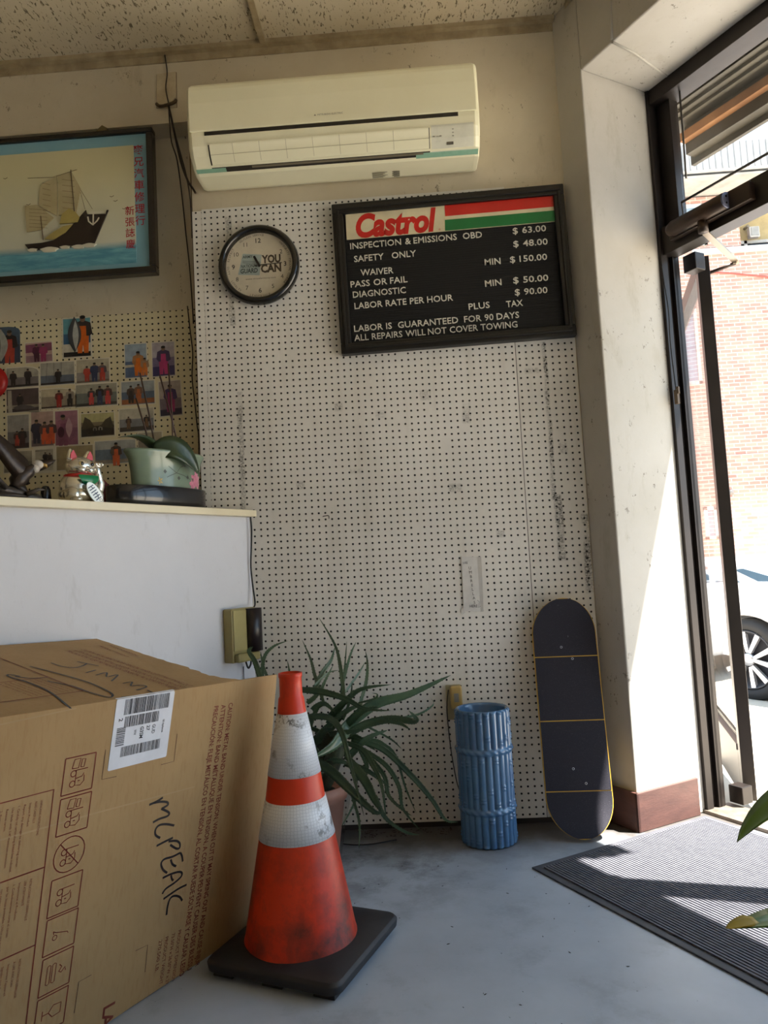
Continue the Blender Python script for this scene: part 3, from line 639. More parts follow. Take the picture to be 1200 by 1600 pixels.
for s, x0, z0, x1, z1 in LINES:
    L = sqrt((x1-x0)**2+(z1-z0)**2); ux = Vector((x1-x0, 0, z1-z0))/L; uy = Vector((-ux.z, 0, ux.x))
    wf_ = glyphs(s, 0, .006, 1, .04)[2]
    for wd_ in s.split():
        i0 = s.index(wd_); pre = glyphs(s[:i0]+'|', 0, .006, 1, .04)[2] - glyphs('|', 0, .006, 1, .04)[2] if i0 else 0
        m = MB(); m.text(wd_, Vector((x0, -.0215, z0)) + ux*L*pre/wf_, ux, uy, .0245, L*glyphs(wd_, 0, .006, 1, .04)[2]/wf_, off=0, bold=.006, ext=.04); m.build('lettering', white_l, sb)

# ================================================================== SHIP PICTURE
pcr = thing('framed_picture', 'black framed picture of a sailing junk on a blue sea', 'picture', (-.80, 0, 2.2))
fk = M('black lacquer frame', (24, 20, 18), .25, coat=.3)
XL, XR, ZB, ZT = -1.44, -.184, 2.200, 2.808
m = MB()
for a, b in (((XL, ZB), (XR, ZB+.028)), ((XL, ZT-.020), (XR, ZT)), ((XL, ZB+.028), (XL+.028, ZT-.020)), ((XR-.027, ZB+.028), (XR, ZT-.020))): m.box((a[0], -.028, a[1]), (b[0], .014, b[1]))
m.build('frame', fk, pcr, bevel=.004)
m = MB(); m.box((-1.0, .014, 2.45), (-.6, .1, 2.5)); m.build('batten', M('plain wood batten', (130, 104, 70), .7), pcr)
blue_m = M('sky blue mat', (132, 176, 190), .6, (118, 164, 180), 3)
m = MB(); m.box((XL+.02, -.014, ZB+.02), (XR-.02, .012, ZT-.02)); m.build('mat', blue_m, pcr)
def sea_mat():
    t = NT('painted sea and sky'); x, y, z = t.sep()
    zz = t.math('ADD', z, t.math('MULTIPLY', t.noise(5, 3), .02))
    sea = t.mix(t.ramp(t.noise(18, 4, .6, t.scale((.5, 1, 3))), .4, .65), lin((74, 138, 160)), lin((112, 172, 186)))
    sky = t.mix(t.ramp(z, .10, .45), lin((200, 202, 186)), lin((206, 199, 158)))
    t.set(color=t.mix(t.ramp(zz, .125, .155), sea, sky), rough=.55); return t.m
m = MB(); m.box((-1.37, -.0165, 2.250), (-.266, -.0135, 2.742)); m.build('painting', sea_mat(), pcr)
hull_m = M('dark ship hull', (44, 34, 28), .5); sail_m = M('ivory sail', (184, 172, 134), .5, (168, 155, 116), 12); dk_m = M('straw deck house', (176, 160, 92), .5); foam = M('white foam', (214, 210, 190), .6)
PY = -.0168
m = MB(); m.prism([(-.721, 2.356), (-.651, 2.357), (-.60, 2.365), (-.552, 2.391), (-.466, 2.481), (-.462, 2.462), (-.385, 2.458), (-.380, 2.474), (-.374, 2.474), (-.438, 2.333), (-.701, 2.328)], (0, PY, 0), X, Z, .006)
m.build('ship_hull', hull_m, pcr)
for nm, poly in (('sail', [(-.652, 2.60), (-.60, 2.625), (-.585, 2.637), (-.585, 2.465), (-.662, 2.514)]), ('sail', [(-.580, 2.633), (-.522, 2.647), (-.485, 2.572), (-.508, 2.473), (-.580, 2.468)]), ('sail', [(-.719, 2.518), (-.668, 2.52), (-.60, 2.46), (-.65, 2.413), (-.713, 2.407)])):
    m = MB(); m.prism(poly, (0, PY, 0), X, Z, .004); z0 = min(p[1] for p in poly); z1 = max(p[1] for p in poly); x0 = min(p[0] for p in poly)+.008; x1 = max(p[0] for p in poly)-.016
    for k in range(1, 7): m.stroke([(x0+.01, z0+(z1-z0)*k/7.5+.006), (x1-.01, z0+(z1-z0)*k/7.5-.004)], .0016, (0, PY-.0043, 0), X, Z, 0, 1)
    m.build(nm, [sail_m, M('sail batten', (128, 110, 72), .6)], pcr)
m = MB(); m.tube([(-.525, PY-.004, 2.655), (-.512, PY-.004, 2.45)], .002, 6); m.tube([(-.653, PY-.004, 2.47), (-.645, PY-.004, 2.37)], .002, 6)
m.tube([(-.53, PY-.003, 2.647), (-.440, PY-.003, 2.484)], .0008, 4); m.tube([(-.49, PY-.003, 2.57), (-.47, PY-.003, 2.485)], .0008, 4); m.tube([(-.705, PY-.003, 2.635), (-.60, PY-.003, 2.63), (-.50, PY-.003, 2.655)], .0009, 4)
m.build('rigging', M('rigging brown', (96, 76, 50), .6), pcr)
m = MB(); m.prism([(-.575, 2.43), (-.565, 2.470), (-.535, 2.492), (-.508, 2.475), (-.492, 2.452), (-.50, 2.432)], (0, PY, 0), X, Z, .007); m.prism([(-.64, 2.372), (-.60, 2.40), (-.56, 2.42), (-.52, 2.425), (-.548, 2.395), (-.6, 2.368)], (0, PY, 0), X, Z, .0065); m.build('deck_house', dk_m, pcr)
m = MB(); m.stroke([(-.458, 2.452), (-.455, 2.432), (-.438, 2.416), (-.420, 2.432), (-.412, 2.445)], .006, (0, PY-.0064, 0), X, Z, 0); m.stroke([(-.435, 2.464), (-.437, 2.414)], .006, (0, PY-.0064, 0), X, Z, 0); m.prism([(-.455, 2.462), (-.39, 2.462), (-.392, 2.47), (-.453, 2.472)], (0, PY-.0063, 0), X, Z, .0003); m.build('anchor', foam, pcr)
m = MB()
for cx, cz, r in ((-.69, 2.330, .02), (-.62, 2.327, .034), (-.555, 2.332, .02), (-.50, 2.330, .026), (-.455, 2.333, .026)): m.prism([(cx+r*cos(a)*(1+.18*sin(5*a)), cz+.3*r*sin(a)) for a in [2*pi*k/20 for k in range(20)]], (0, PY, 0), X, Z, .008)
m.build('wave_foam', foam, pcr)
m = MB()
for cx, cz in ((-.80, 2.64), (-.635, 2.592), (-.575, 2.604), (-.705, 2.522), (-.36, 2.530), (-.345, 2.51), (-.31, 2.475)): m.stroke([(cx-.008, cz+.003), (cx, cz), (cx+.009, cz+.005)], .0025, (0, PY-.001, 0), X, Z, 0)
m.build('bird', M('bird brown', (92, 76, 52), .6), pcr)
redc = M('red brush lettering', (176, 32, 44), .5)
m = MB()
for s, x, z0, z1 in (('麥兄汽車修理行', -.246, 2.742, 2.395), ('新張誌慶', -.288, 2.487, 2.302)):
    st = (z0-z1)/len(s)
    for j, ch in enumerate(s): m.text(ch, (x, -.0172, z0-st*(j+1)+st*.24), X, Z, st*.60, st*.82, off=0, align='C', bold=.007)
m.build('lettering', redc, pcr)
m = MB(); m.prism([(-.423, 2.806), (-.41, 2.824), (-.394, 2.838), (-.375, 2.826), (-.359, 2.806)], (0, .006, 0), X, Z, .022); m.build('hanger', M('brass hanger', (120, 104, 70), .5, metal=.6), pcr)

# ================================================================== SNAPSHOTS ON THE PEGBOARD
paper_w = M('photo paper white', (214, 208, 190), .4)
PC = {}
def pcol(c):
    k = 'print %d %d %d' % c
    return M(k, c, .35, tuple(int(v*.82) for v in c), 28)
def snapshot(cx, cz, w, h, bands, figs, label, rot=0, corner=0, border=.004, extra=()):
    lay = .0982
    mats = [paper_w]; m = MB()
    def mi(c):
        q = pcol(c)
        if q not in mats: mats.append(q)
        return mats.index(q)
    ux = X*cos(rot)+Z*sin(rot); uy = -X*sin(rot)+Z*cos(rot); o = Vector((cx, lay, cz)) - ux*w/2 - uy*h/2
    def outline(b):
        p = [(b, b), (w-b, b), (w-b, h-b), (b, h-b)]
        if corner: r = corner*h; p = [(b, b), (w-b, b), (w-b, h-b-r*.8), (w-b-.25*r, h-b-r*.42), (w-b-.9*r, h-b-.14*r), (w-b-2.0*r, h-b), (b, h-b)]
        return p
    m.prism(outline(0), o + Yv*.0012, ux, uy, .0010, 0)
    b = border
    m.prism(outline(b), o, ux, uy, 0, mi(bands[0][0]), .0002)
    for i, (c, y0, y1) in enumerate(bands[1:]):
        m.prism([(b, b+(h-2*b)*y0), (w-b, b+(h-2*b)*y0+.004*(i % 2)), (w-b, b+(h-2*b)*y1), (b, b+(h-2*b)*y1-.003*(i % 2))], o, ux, uy, 0, mi(c), .0004+.0001*i)
    for i, (fx, fy, fh, top, leg) in enumerate(figs):
        x = w*fx; y = b+(h-2*b)*fy; H = h*fh; z = .0009+.0002*i
        wd = H*.19
        m.prism([(x-wd*.75, y), (x-wd*.12, y), (x, y+H*.3), (x+wd*.12, y), (x+wd*.75, y), (x+wd*.85, y+H*.52), (x-wd*.85, y+H*.52)], o, ux, uy, 0, mi(leg), z)
        m.prism([(x-wd*.9, y+H*.45), (x+wd*.9, y+H*.45), (x+wd*1.35, y+H*.5), (x+wd*1.1, y+H*.80), (x+wd*.3, y+H*.86), (x-wd*.3, y+H*.86), (x-wd*1.1, y+H*.80), (x-wd*1.3, y+H*.55)], o, ux, uy, 0, mi(top), z+.00005)
        m.prism([(x-wd*.55, y+H*.2), (x+wd*.55, y+H*.2), (x+wd*.45, y+H*.72), (x-wd*.45, y+H*.72)], o, ux, uy, 0, mi(leg), z+.0001)
        m.prism(ell(x, y+H*.91, H*.075, H*.09, 12), o, ux, uy, 0, mi((132, 104, 84)), z+.0001)
        m.prism(ell(x, y+H*.955, H*.078, H*.05, 10), o, ux, uy, 0, mi((36, 30, 28)), z+.00015)
    for i, (c, poly) in enumerate(extra): m.prism([(b+(w-2*b)*p[0], b+(h-2*b)*p[1]) for p in poly], o, ux, uy, 0, mi(c), .0022+.0001*i)
    tag(m.build('photograph', mats, loc=(cx, lay, cz)), label, 'photo', 'snapshots pinned to the cream pegboard')
OR, DK, BL, RD, MG, PU = (206, 92, 40), (44, 38, 38), (52, 62, 92), (178, 66, 54), (150, 52, 96), (62, 46, 92)
G1, SK, SE = (160, 152, 134), (172, 166, 150), (96, 104, 118)
fish = lambda x, y, w, h: [(x+w*.5*sin(pi*t)*(1 if s > 0 else -1)+.0, y+h*t) for s in (1, -1) for t in ([i/10 for i in range(11)] if s > 0 else [1-i/10 for i in range(1, 10)])]
snapshot(-.872, 1.987, .12, .155, [((70, 90, 110), 0, 1), ((52, 62, 82), 0, .5)], [(.62, .0, .9, DK, RD)], 'snapshot of a large silver fish beside a man in red, leftmost in the top row', corner=.16, border=0, extra=[((168, 168, 160), fish(.32, .05, .5, .9)), ((112, 116, 116), fish(.22, .1, .2, .8))])
snapshot(-.733, 1.947, .12, .091, [((196, 164, 152), 0, 1), ((150, 116, 122), 0, .35), ((130, 70, 96), .5, .95)], [(.42, .02, .82, (84, 32, 60), (76, 30, 56)), (.66, .0, .82, MG, MG)], 'small magenta-tinted snapshot of two people standing side by side', rot=.02)
snapshot(-.570, 1.999, .127, .174, [((96, 156, 166), 0, 1), ((56, 96, 128), 0, .6), ((200, 196, 180), .0, .35), ((22, 22, 26), 0, .12)], [(.70, .08, .92, DK, (214, 102, 30))], 'large blue snapshot of a man in orange beside a tall fish, highest on the board', border=.006, extra=[((62, 66, 72), fish(.42, .10, .50, .95)), ((176, 180, 176), fish(.46, .16, .22, .8))])
snapshot(-.804, 1.846, .143, .090, [(SK, 0, 1), ((120, 112, 112), 0, .5), (DK, 0, .14)], [(.22, .05, .72, DK, DK), (.66, .08, .76, (52, 42, 44), DK)], 'snapshot of two dark figures seated on deck, its corner curling', corner=.3)
snapshot(-.656, 1.852, .151, .101, [((168, 164, 152), 0, 1), (SE, 0, .42), (DK, 0, .12)], [(.52, .02, .62, (42, 36, 36), DK)], 'snapshot of one man sitting on deck under rigging lines', extra=[(DK, [(.16, .1), (.165, .1), (.215, 1), (.205, 1)]), (DK, [(.40, .1), (.405, .1), (.41, 1), (.40, 1)]), (DK, [(.62, .1), (.625, .1), (.63, 1), (.62, 1)])])
snapshot(-.506, 1.853, .145, .105, [((182, 172, 150), 0, 1), ((140, 134, 128), 0, .45), ((110, 96, 84), 0, .12)], [(.33, .05, .62, RD, RD), (.55, .03, .76, BL, BL), (.78, .05, .72, (96, 84, 90), RD)], 'snapshot of three crew standing, the middle one in dark blue')
snapshot(-.805, 1.748, .144, .105, [((184, 174, 142), 0, 1), ((150, 140, 124), 0, .4), ((66, 54, 56), 0, .18), ((84, 70, 70), .3, 1)], [(.42, .12, .62, DK, DK)], 'snapshot of a man bending over a long fish on a rail', extra=[((88, 82, 84), [(.2, .2), (.45, .32), (.75, .25), (.95, .12), (.6, .1), (.3, .1)]), ((168, 160, 146), [(.05, .0), (.18, .0), (.16, .95), (.04, .95)])])
snapshot(-.654, 1.747, .153, .089, [((190, 178, 150), 0, 1), ((150, 138, 120), 0, .6), ((76, 62, 54), 0, .12)], [(.52, .03, .80, (110, 46, 42), (168, 44, 40)), (.82, .03, .84, (150, 140, 126), DK)], 'snapshot of two men, one in red overalls, under a curved edge', corner=.4)
snapshot(-.493, 1.751, .179, .099, [((164, 160, 142), 0, 1), ((112, 116, 110), 0, .6), ((64, 62, 58), 0, .16)], [(.38, .06, .70, (70, 66, 66), (200, 76, 74)), (.58, .05, .78, DK, BL), (.77, .05, .78, (92, 64, 60), (196, 70, 68))], 'wide snapshot of three crew with two in pink-red overalls')
snapshot(-.826, 1.617, .098, .148, [((150, 146, 140), 0, 1), ((108, 104, 104), 0, .5), ((64, 54, 54), 0, .16)], [(.45, .08, .42, (74, 52, 52), RD), (.68, .05, .52, DK, (66, 44, 44))], 'upright grey snapshot of two figures low in the frame')
snapshot(-.724, 1.623, .101, .152, [((178, 150, 140), 0, 1), ((150, 132, 126), 0, .6), ((110, 96, 96), 0, .2)], [(.26, .08, .66, (46, 44, 60), (42, 42, 62)), (.60, .05, .62, (96, 70, 66), (212, 92, 58)), (.88, .05, .64, (90, 66, 66), (206, 88, 56))], 'upright snapshot of three crew in blue and orange overalls')
snapshot(-.622, 1.621, .102, .150, [((160, 110, 126), 0, 1), ((134, 84, 104), 0, .5)], [(.36, -.02, .86, (150, 96, 116), (130, 74, 98))], 'upright magenta snapshot of one person holding a pale fish', extra=[((186, 150, 156), fish(.62, .2, .3, .6)), ((74, 30, 52), ell(.26, .38, .15, .16, 16))])
snapshot(-.491, 1.626, .146, .104, [((186, 178, 128), 0, 1), ((128, 116, 92), 0, .62), ((52, 46, 40), 0, .46)], [(.42, .08, .34, (132, 128, 118), DK), (.58, .08, .36, (150, 146, 134), DK)], 'dark snapshot of two small figures in front of trees', extra=[((74, 66, 52), [(0, .3), (.12, .86), (.28, .72), (.42, .4)]), ((74, 66, 52), [(1, .3), (.9, .82), (.74, .7), (.58, .4)])])
snapshot(-.319, 1.749, .145, .103, [((160, 166, 168), 0, 1), ((88, 104, 124), 0, .55), ((150, 92, 58), 0, .25)], [(.30, .05, .72, (74, 60, 54), DK), (.52, .1, .72, (120, 86, 66), (176, 96, 52))], 'snapshot of two men with an orange catch behind the orchid stems')
snapshot(-.328, 1.636, .150, .102, [((188, 182, 164), 0, 1), ((128, 130, 134), 0, .55), ((66, 60, 56), 0, .22)], [(.28, .12, .5, (74, 60, 56), (110, 84, 62)), (.78, .15, .5, DK, (120, 90, 66))], 'snapshot of two men holding fish at the rail below the orange catch')
snapshot(-.324, 1.884, .098, .148, [((152, 168, 184), 0, 1), ((84, 104, 136), 0, .48), ((200, 190, 170), .3, .4)], [(.60, .04, .70, (170, 120, 76), (214, 112, 34)), (.88, .04, .5, (160, 130, 100), (206, 120, 56))], 'upright snapshot of a man with bright orange gear against blue sea')
snapshot(-.208, 1.883, .100, .149, [((176, 168, 178), 0, 1), ((120, 108, 140), 0, .55), ((56, 48, 96), 0, .3)], [(.50, .05, .80, (70, 56, 92), (188, 60, 120))], 'upright violet snapshot of a person in pink overalls, top right of the board')
snapshot(-.184, 1.717, .098, .151, [((170, 158, 150), 0, 1), ((120, 106, 116), 0, .5), ((46, 38, 62), 0, .2)], [(.50, .10, .76, PU, (150, 50, 100))], 'upright snapshot of a person in a dark purple jacket, lowest at the far right', rot=.03)
snapshot(-.420, 1.509, .176, .101, [((168, 170, 168), 0, 1), ((110, 126, 142), 0, .62), ((150, 142, 130), 0, .18)], [(.52, -.12, .95, (86, 70, 62), (210, 98, 58))], 'snapshot of a man in orange by the sea, just left of the flowered pot')
snapshot(-.718, 1.493, .095, .109, [((190, 182, 162), 0, 1), ((66, 60, 58), .28, .95), ((176, 168, 150), .5, .95)], [(.55, .30, .45, DK, DK), (.75, .30, .42, (60, 52, 50), DK)], 'white-bordered black and white snapshot between the eagle and the cat', border=.010)
snapshot(-.829, 1.492, .126, .094, [((168, 160, 140), 0, 1), ((140, 132, 116), 0, .5), ((112, 104, 92), 0, .2)], [], 'faded beige snapshot behind the eagle figurine')
snapshot(-.590, 1.495, .160, .105, [((164, 148, 112), 0, 1), ((152, 136, 104), 0, .5)], [], 'faded tan snapshot behind the silver cat figurine')
snapshot(-.274, 1.544, .106, .080, [((170, 160, 140), 0, 1), ((140, 130, 116), 0, .5)], [], 'faded pale snapshot directly behind the orchid stems above the pot')
m = MB(); m.lathe([(0, 0), (.05, .004), (.085, .012), (.06, .022), (0, .026)], 28, (-.945, .099, 1.828), ax=(X, Z, -Yv), sy=.9); tag(m.build('ornament', M('red ornament', (168, 26, 20), .4), loc=(-.945, .099, 1.828)), 'round red ornament at the left edge of the cream pegboard', 'ornament')

# ================================================================== THINGS ON THE COUNTER
def LP(org, x, f, z): return org - CV*x + CN*f + Z*z     # x right along the counter, f toward the viewer
CA = (-CV, CN, Z)
chrome = M('silver chrome', (232, 228, 214), .22, (214, 208, 192), 3, metal=.82)
redg = M('red gloss', (196, 40, 34), .3); greeng = M('green gloss', (20, 122, 74), .25); blackg = M('black gloss', (18, 18, 20), .2)
ko = CT(.705, .10, 1.225); kt = thing('cat_figurine', 'silver lucky cat figurine with red collar and raised paw', 'figurine', ko)
m = MB()
m.ball(LP(ko, -.004, 0, .052), .056, .048, .052, 32, ax=CA); m.ball(LP(ko, -.004, .002, .030), .060, .052, .031, 32, ax=CA); m.ball(LP(ko, -.042, .026, .026), .024, .032, .026, 24, ax=CA); m.ball(LP(ko, .040, .028, .026), .024, .028, .026, 24, ax=CA)
m.ball(LP(ko, .034, .048, .010), .018, .020, .010, ax=CA); m.ball(LP(ko, -.042, .048, .010), .018, .020, .010, ax=CA)
m.build('body', chrome, kt)
HX = .003
m = MB(); m.ball(LP(ko, HX, .006, .118), .046, .040, .034, 36, ax=CA); m.ball(LP(ko, HX-.014, .034, .106), .017, .013, .012, 24, ax=CA); m.ball(LP(ko, HX+.014, .034, .106), .017, .013, .012, 24, ax=CA); m.ball(LP(ko, HX, .040, .112), .009, .008, .007, 16, ax=CA); hd = m.build('head', chrome, kt)
for sx in (-1, 1):
    c = LP(ko, HX+sx*.027, .006, .146); m = MB()
    m.loft([[c - CV*(.0185*k*cos(a)+sx*.003*j) + CN*.009*k*sin(a) + Z*(.015*j) for a in [2*pi*q/14 for q in range(14)]] for j, k in ((-.9, 1.15), (0, 1), (.8, .74), (1.5, .40), (1.9, .05))], 0); m.build('ear', chrome, hd)
    m = MB(); m.prism([(-.0125, -.006), (.0125, -.006), (.0085+.003*sx, .010), (.003*sx+.001, .023), (.002*sx, .024), (-.0085+.003*sx, .010)], c + CN*.0098, -CV, Z, .0015); m.build('ear_lining', redg, hd)
    m = MB(); m.ball(LP(ko, HX+sx*.0185, .0405, .1235), .0095, .0045, .0075, 20, ax=CA); m.build('eye_socket', M('pale gold eye', (214, 196, 140), .3, metal=.6), hd)
    m = MB(); m.ball(LP(ko, HX+sx*.0180, .0432, .1235), .0062, .0035, .0060, 16, ax=CA); m.build('eye', blackg, hd)
m = MB(); m.ball(LP(ko, HX, .0485, .1135), .004, .003, .0025, 10, ax=CA)
for sx in (-1, 1):
    for k in range(3): m.tube([LP(ko, HX+sx*.016, .0475, .110-.004*k), LP(ko, HX+sx*.036, .036, .113-.006*k)], .0008, 5)
    m.tube([LP(ko, HX, .0485, .108), LP(ko, HX+sx*.007, .0475, .102), LP(ko, HX+sx*.014, .047, .104)], .0011, 5)
    m.tube([LP(ko, HX+sx*.010, .0425, .1345), LP(ko, HX+sx*.019, .041, .137), LP(ko, HX+sx*.028, .036, .134)], .0009, 5)
m.build('face_markings', M('dark face line', (60, 52, 44), .4), hd)
m = MB(); m.lathe([(.040, -.006), (.048, -.003), (.048, .003), (.040, .006)], 36, LP(ko, HX-.002, .004, .088), ax=CA, sy=.86); m.build('collar', redg, kt, recalc=True)
m = MB()
rings = []
for i in range(7):
    z = .088-.030*i/6; hw = .036*sqrt(max(0, 1-(i/6.3)**2)); rings.append([LP(ko, .004+hw*q, .052+.006*sin(pi*i/7)-.006*q*q, z) for q in (-1, -.6, -.2, .2, .6, 1)])
m.loft(rings, 0, False, False); m.build('bib', greeng, kt)
m = MB(); m.tube([LP(ko, .048, .010, .030), LP(ko, .060, .014, .045), LP(ko, .064, .016, .065), LP(ko, .060, .018, .088), LP(ko, .054, .020, .108), LP(ko, .053, .020, .118)], [.013, .0165, .0165, .014, .012, .011], 14, smooth=4)
m.ball(LP(ko, .053, .022, .124), .017, .013, .011, ax=CA)
for k in range(3): m.ball(LP(ko, .042+.011*k, .032, .128), .0065, .006, .0065, 10, ax=CA)
m.build('raised_arm', chrome, kt)
pu = (-CV*.80 - Z*.60); pv = (CV*.60*-1 + Z*.80)
po = LP(ko, .012, .062, .030); px_ = (-CV*.62 - Z*.78).normalized(); pz_ = (-CV*.78 + Z*.62).normalized()
m = MB(); m.prism(ell(0, 0, .040, .019, 32), po, px_, pz_, .004); pl = m.build('plaque', M('pale plaque', (206, 200, 186), .3, metal=.6), kt)
m = MB()
for k in range(6): m.stroke([(-.026+.009*k, -.011), (-.024+.009*k, .011)], .003, po, px_, pz_, .0044); 
for k in (0, 2, 3): m.stroke([(-.026+.012*k, .004*(k % 2)), (-.015+.012*k, .004-.006*(k % 2))], .0025, po, px_, pz_, .0045)
m.build('brush_marks', M('blue black ink', (28, 34, 66), .5), pl)

# eagle figurine
eo = CT(.93, .10, 1.225); eg = thing('eagle_figurine', 'dark bronze eagle figurine with a white head on a knotted branch', 'figurine', eo)
brz = M('dark bronze feathers', (62, 50, 42), .4, (38, 30, 26), 30, bump=.6, bs=70, metal=.3)
m = MB(); m.tube([LP(eo, .07, .01, .105), LP(eo, .05, .005, .085), LP(eo, .03, 0, .065), LP(eo, .015, 0, .040)], [.012, .020, .024, .014], 14, smooth=3); m.build('body', brz, eg)
def wing(name, pts, w, seg=6):
    m = MB(); P = spline([Vector(p) for p in pts], 6); n = len(P)
    rings = []
    for i, p in enumerate(P):
        t = i/(n-1); ww = w*sin(pi*min(1, .18+.82*t)**.8)+.003
        rings.append([p + Z*ww*.5 + CN*.0, p + CN*.006, p - Z*ww*.5, p - CN*.006])
    m.loft(rings); m.build(name, brz, eg)
wing('wing', [LP(eo, .055, .01, .085), LP(eo, .02, .015, .10), LP(eo, -.02, .02, .135), LP(eo, -.07, .02, .185), LP(eo, -.12, .02, .24)], .09)
wing('wing', [LP(eo, .075, .0, .100), LP(eo, .10, -.005, .112), LP(eo, .130, -.01, .122), LP(eo, .155, -.01, .135)], .03)
wing('tail', [LP(eo, .02, 0, .055), LP(eo, .045, .005, .03), LP(eo, .06, .01, .012)], .045)
m = MB(); m.ball(LP(eo, .082, .012, .112), .017, .014, .014, ax=CA); m.ball(LP(eo, .074, .012, .100), .014, .013, .014, ax=CA); hd = m.build('head', M('white feathers', (206, 198, 186), .5, (150, 140, 128), 40), eg)
m = MB(); m.tube([LP(eo, .096, .014, .113), LP(eo, .106, .016, .111), LP(eo, .110, .017, .104)], [.006, .005, .001], 8); m.build('beak', M('yellow beak', (176, 140, 70), .4), hd)
m = MB(); stone = M('bronze branch', (84, 76, 70), .45, (46, 40, 36), 26, bump=.5, metal=.4)
m.tube([LP(eo, -.06, .0, .05), LP(eo, -.03, .0, .036), LP(eo, .02, 0, .022), LP(eo, .07, .0, .012), LP(eo, .115, .0, .006)], [.008, .013, .018, .016, .006], 10, smooth=3); m.tube([LP(eo, -.02, .02, .035), LP(eo, -.05, .03, .06), LP(eo, -.07, .03, .062)], [.008, .006, .003], 8); m.tube([LP(eo, .04, .02, .02), LP(eo, .07, .035, .035), LP(eo, .085, .04, .034)], [.008, .005, .002], 8)
m.ball(LP(eo, .0, 0, .0135), .06, .03, .012, ax=CA); m.build('branch_base', stone, eg)
m = MB(); do = CT(.79, .14, 1.225); m.lathe([(0, 0), (.016, 0), (.017, .02), (.015, .045), (.009, .056), (0, .058)], 20, do, ax=CA, sy=.8); tag(m.build('rounded_bottle', blackg, loc=do), 'small black rounded bottle on the counter between eagle and cat', 'bottle')
ro = CT(.495, .26, 1.225); m = MB(); m.prism([(-.05, 0), (.05, 0), (.05, .085), (.01, .09), (-.022, .118), (-.035, .100), (-.052, .085)], ro, -CV, Z, .02); tag(m.build('paper_packet', M('dull red paper', (120, 44, 34), .6), loc=ro), 'crumpled dull red packet poking up behind the black tray', 'packet')
# tray, flowered pot, orchid
to = CT(.345, .155, 1.225)
m = MB(); n = 48
def stad(hl, hd, z): return [LP(to, math.copysign(abs(cos(a))**.75, cos(a))*hl, math.copysign(abs(sin(a))**.75, sin(a))*hd, z) for a in [2*pi*k/n for k in range(n)]]
m.loft([stad(.200, .074, 0), stad(.204, .078, .004), stad(.206, .080, .074), stad(.203, .077, .078), stad(.199, .073, .076), stad(.196, .070, .012)], 0); tag(m.build('tray', M('black glazed tray', (22, 22, 27), .22, coat=.4), loc=to), 'deep black oblong tray on the counter under the flowered pot', 'tray')
po = CT(.305, .155, 1.238); pot = thing('orchid_pot', 'pale green oblong pot painted with flowers, orchid stems rising from it', 'potted plant', po)
celadon = M('celadon glaze', (122, 138, 116), .25, (98, 118, 104), 6, coat=.4)
prf = [(.0, 0), (.135, 0), (.142, .01), (.146, .07), (.150, .12), (.158, .165), (.172, .186), (.176, .192), (.172, .198), (.158, .192), (.146, .165), (.0, .16)]
m = MB(); m.lathe(prf, 64, po, ax=CA, sy=.42); bw_ = m.build('bowl', celadon, pot, recalc=True)
def psurf(a, z):   # point on the painted wall
    r = .145 + (z-.07)*.1 + .0008
    return LP(po, cos(a)*r, sin(a)*(r*.42+.0006), z)
def ppatch(mb, c, pts, mi=0): mb.add([psurf(c[0]+p[0], c[1]+p[1]) for p in pts], [list(range(len(pts)))], mi)
m = MB()
for j in range(13):
    a = -.2+pi*1.15*j/12; L = 1.0 if j % 2 else .82
    ppatch(m, (.84+.01*sin(j), .080+.0004*j), [(0, -.004), (.16*L*cos(a-.28), .034*L*sin(a-.28)), (.30*L*cos(a-.13), .050*L*sin(a-.13)), (.33*L*cos(a), .055*L*sin(a)), (.30*L*cos(a+.13), .050*L*sin(a+.13)), (.16*L*cos(a+.28), .034*L*sin(a+.28))])
m.build('peony', M('pink painted petals', (206, 136, 156), .35, (180, 96, 122), 60), bw_)
m = MB()
for j in range(5):
    a = 2*pi*j/5; ppatch(m, (2.1, .086), [(0, 0), (.05*cos(a-.4), .009*sin(a-.4)), (.085*cos(a), .015*sin(a)), (.05*cos(a+.4), .009*sin(a+.4))])
m.build('yellow_flower', M('yellow painted petals', (190, 164, 70), .35), bw_)
m = MB()
for pts in ([(2.0, .155), (1.8, .135), (1.62, .118), (1.4, .112), (1.15, .100)], [(1.62, .118), (1.5, .14), (1.36, .148)], [(1.9, .10), (1.75, .11), (1.62, .118)]):
    for p, q in zip(pts, pts[1:]): m.add([psurf(p[0], p[1]-.0012), psurf(q[0], q[1]-.0012), psurf(q[0], q[1]+.0012), psurf(p[0], p[1]+.0012)], [(0, 1, 2, 3)])
for c in ((1.36, .15), (1.55, .10), (1.25, .106), (1.95, .12), (1.02, .10)): ppatch(m, c, [(-.05, 0), (0, .008), (.05, 0), (0, -.008)])
m.build('painted_twigs', M('dark painted twigs', (58, 66, 52), .4), bw_)
m = MB(); m.lathe([(0, 0), (.14, 0), (.10, .008), (0, .012)], 32, LP(po, 0, 0, .17), ax=CA, sy=.40); m.build('bark', M('bark chips', (70, 52, 36), .9, (40, 30, 22), 60, bump=1, bs=80), pot)
stem_m = M('brown orchid stem', (66, 44, 34), .5); leafg = M('dark green leaf', (48, 66, 38), .35, (34, 50, 28), 8, coat=.2)
for s0, z0, s1, z1 in ((.331, 1.415, .391, 1.724), (.352, 1.415, .412, 1.628), (.253, 1.415, .259, 1.785), (.214, 1.415, .301, 1.734)):
    m = MB(); m.tube([CT(s0, .17, z0), CT(s0*.5+s1*.5-.002, .172, (z0+z1)/2), CT(s1, .178, z1)], .0032, 7); m.build('stem', stem_m, pot)
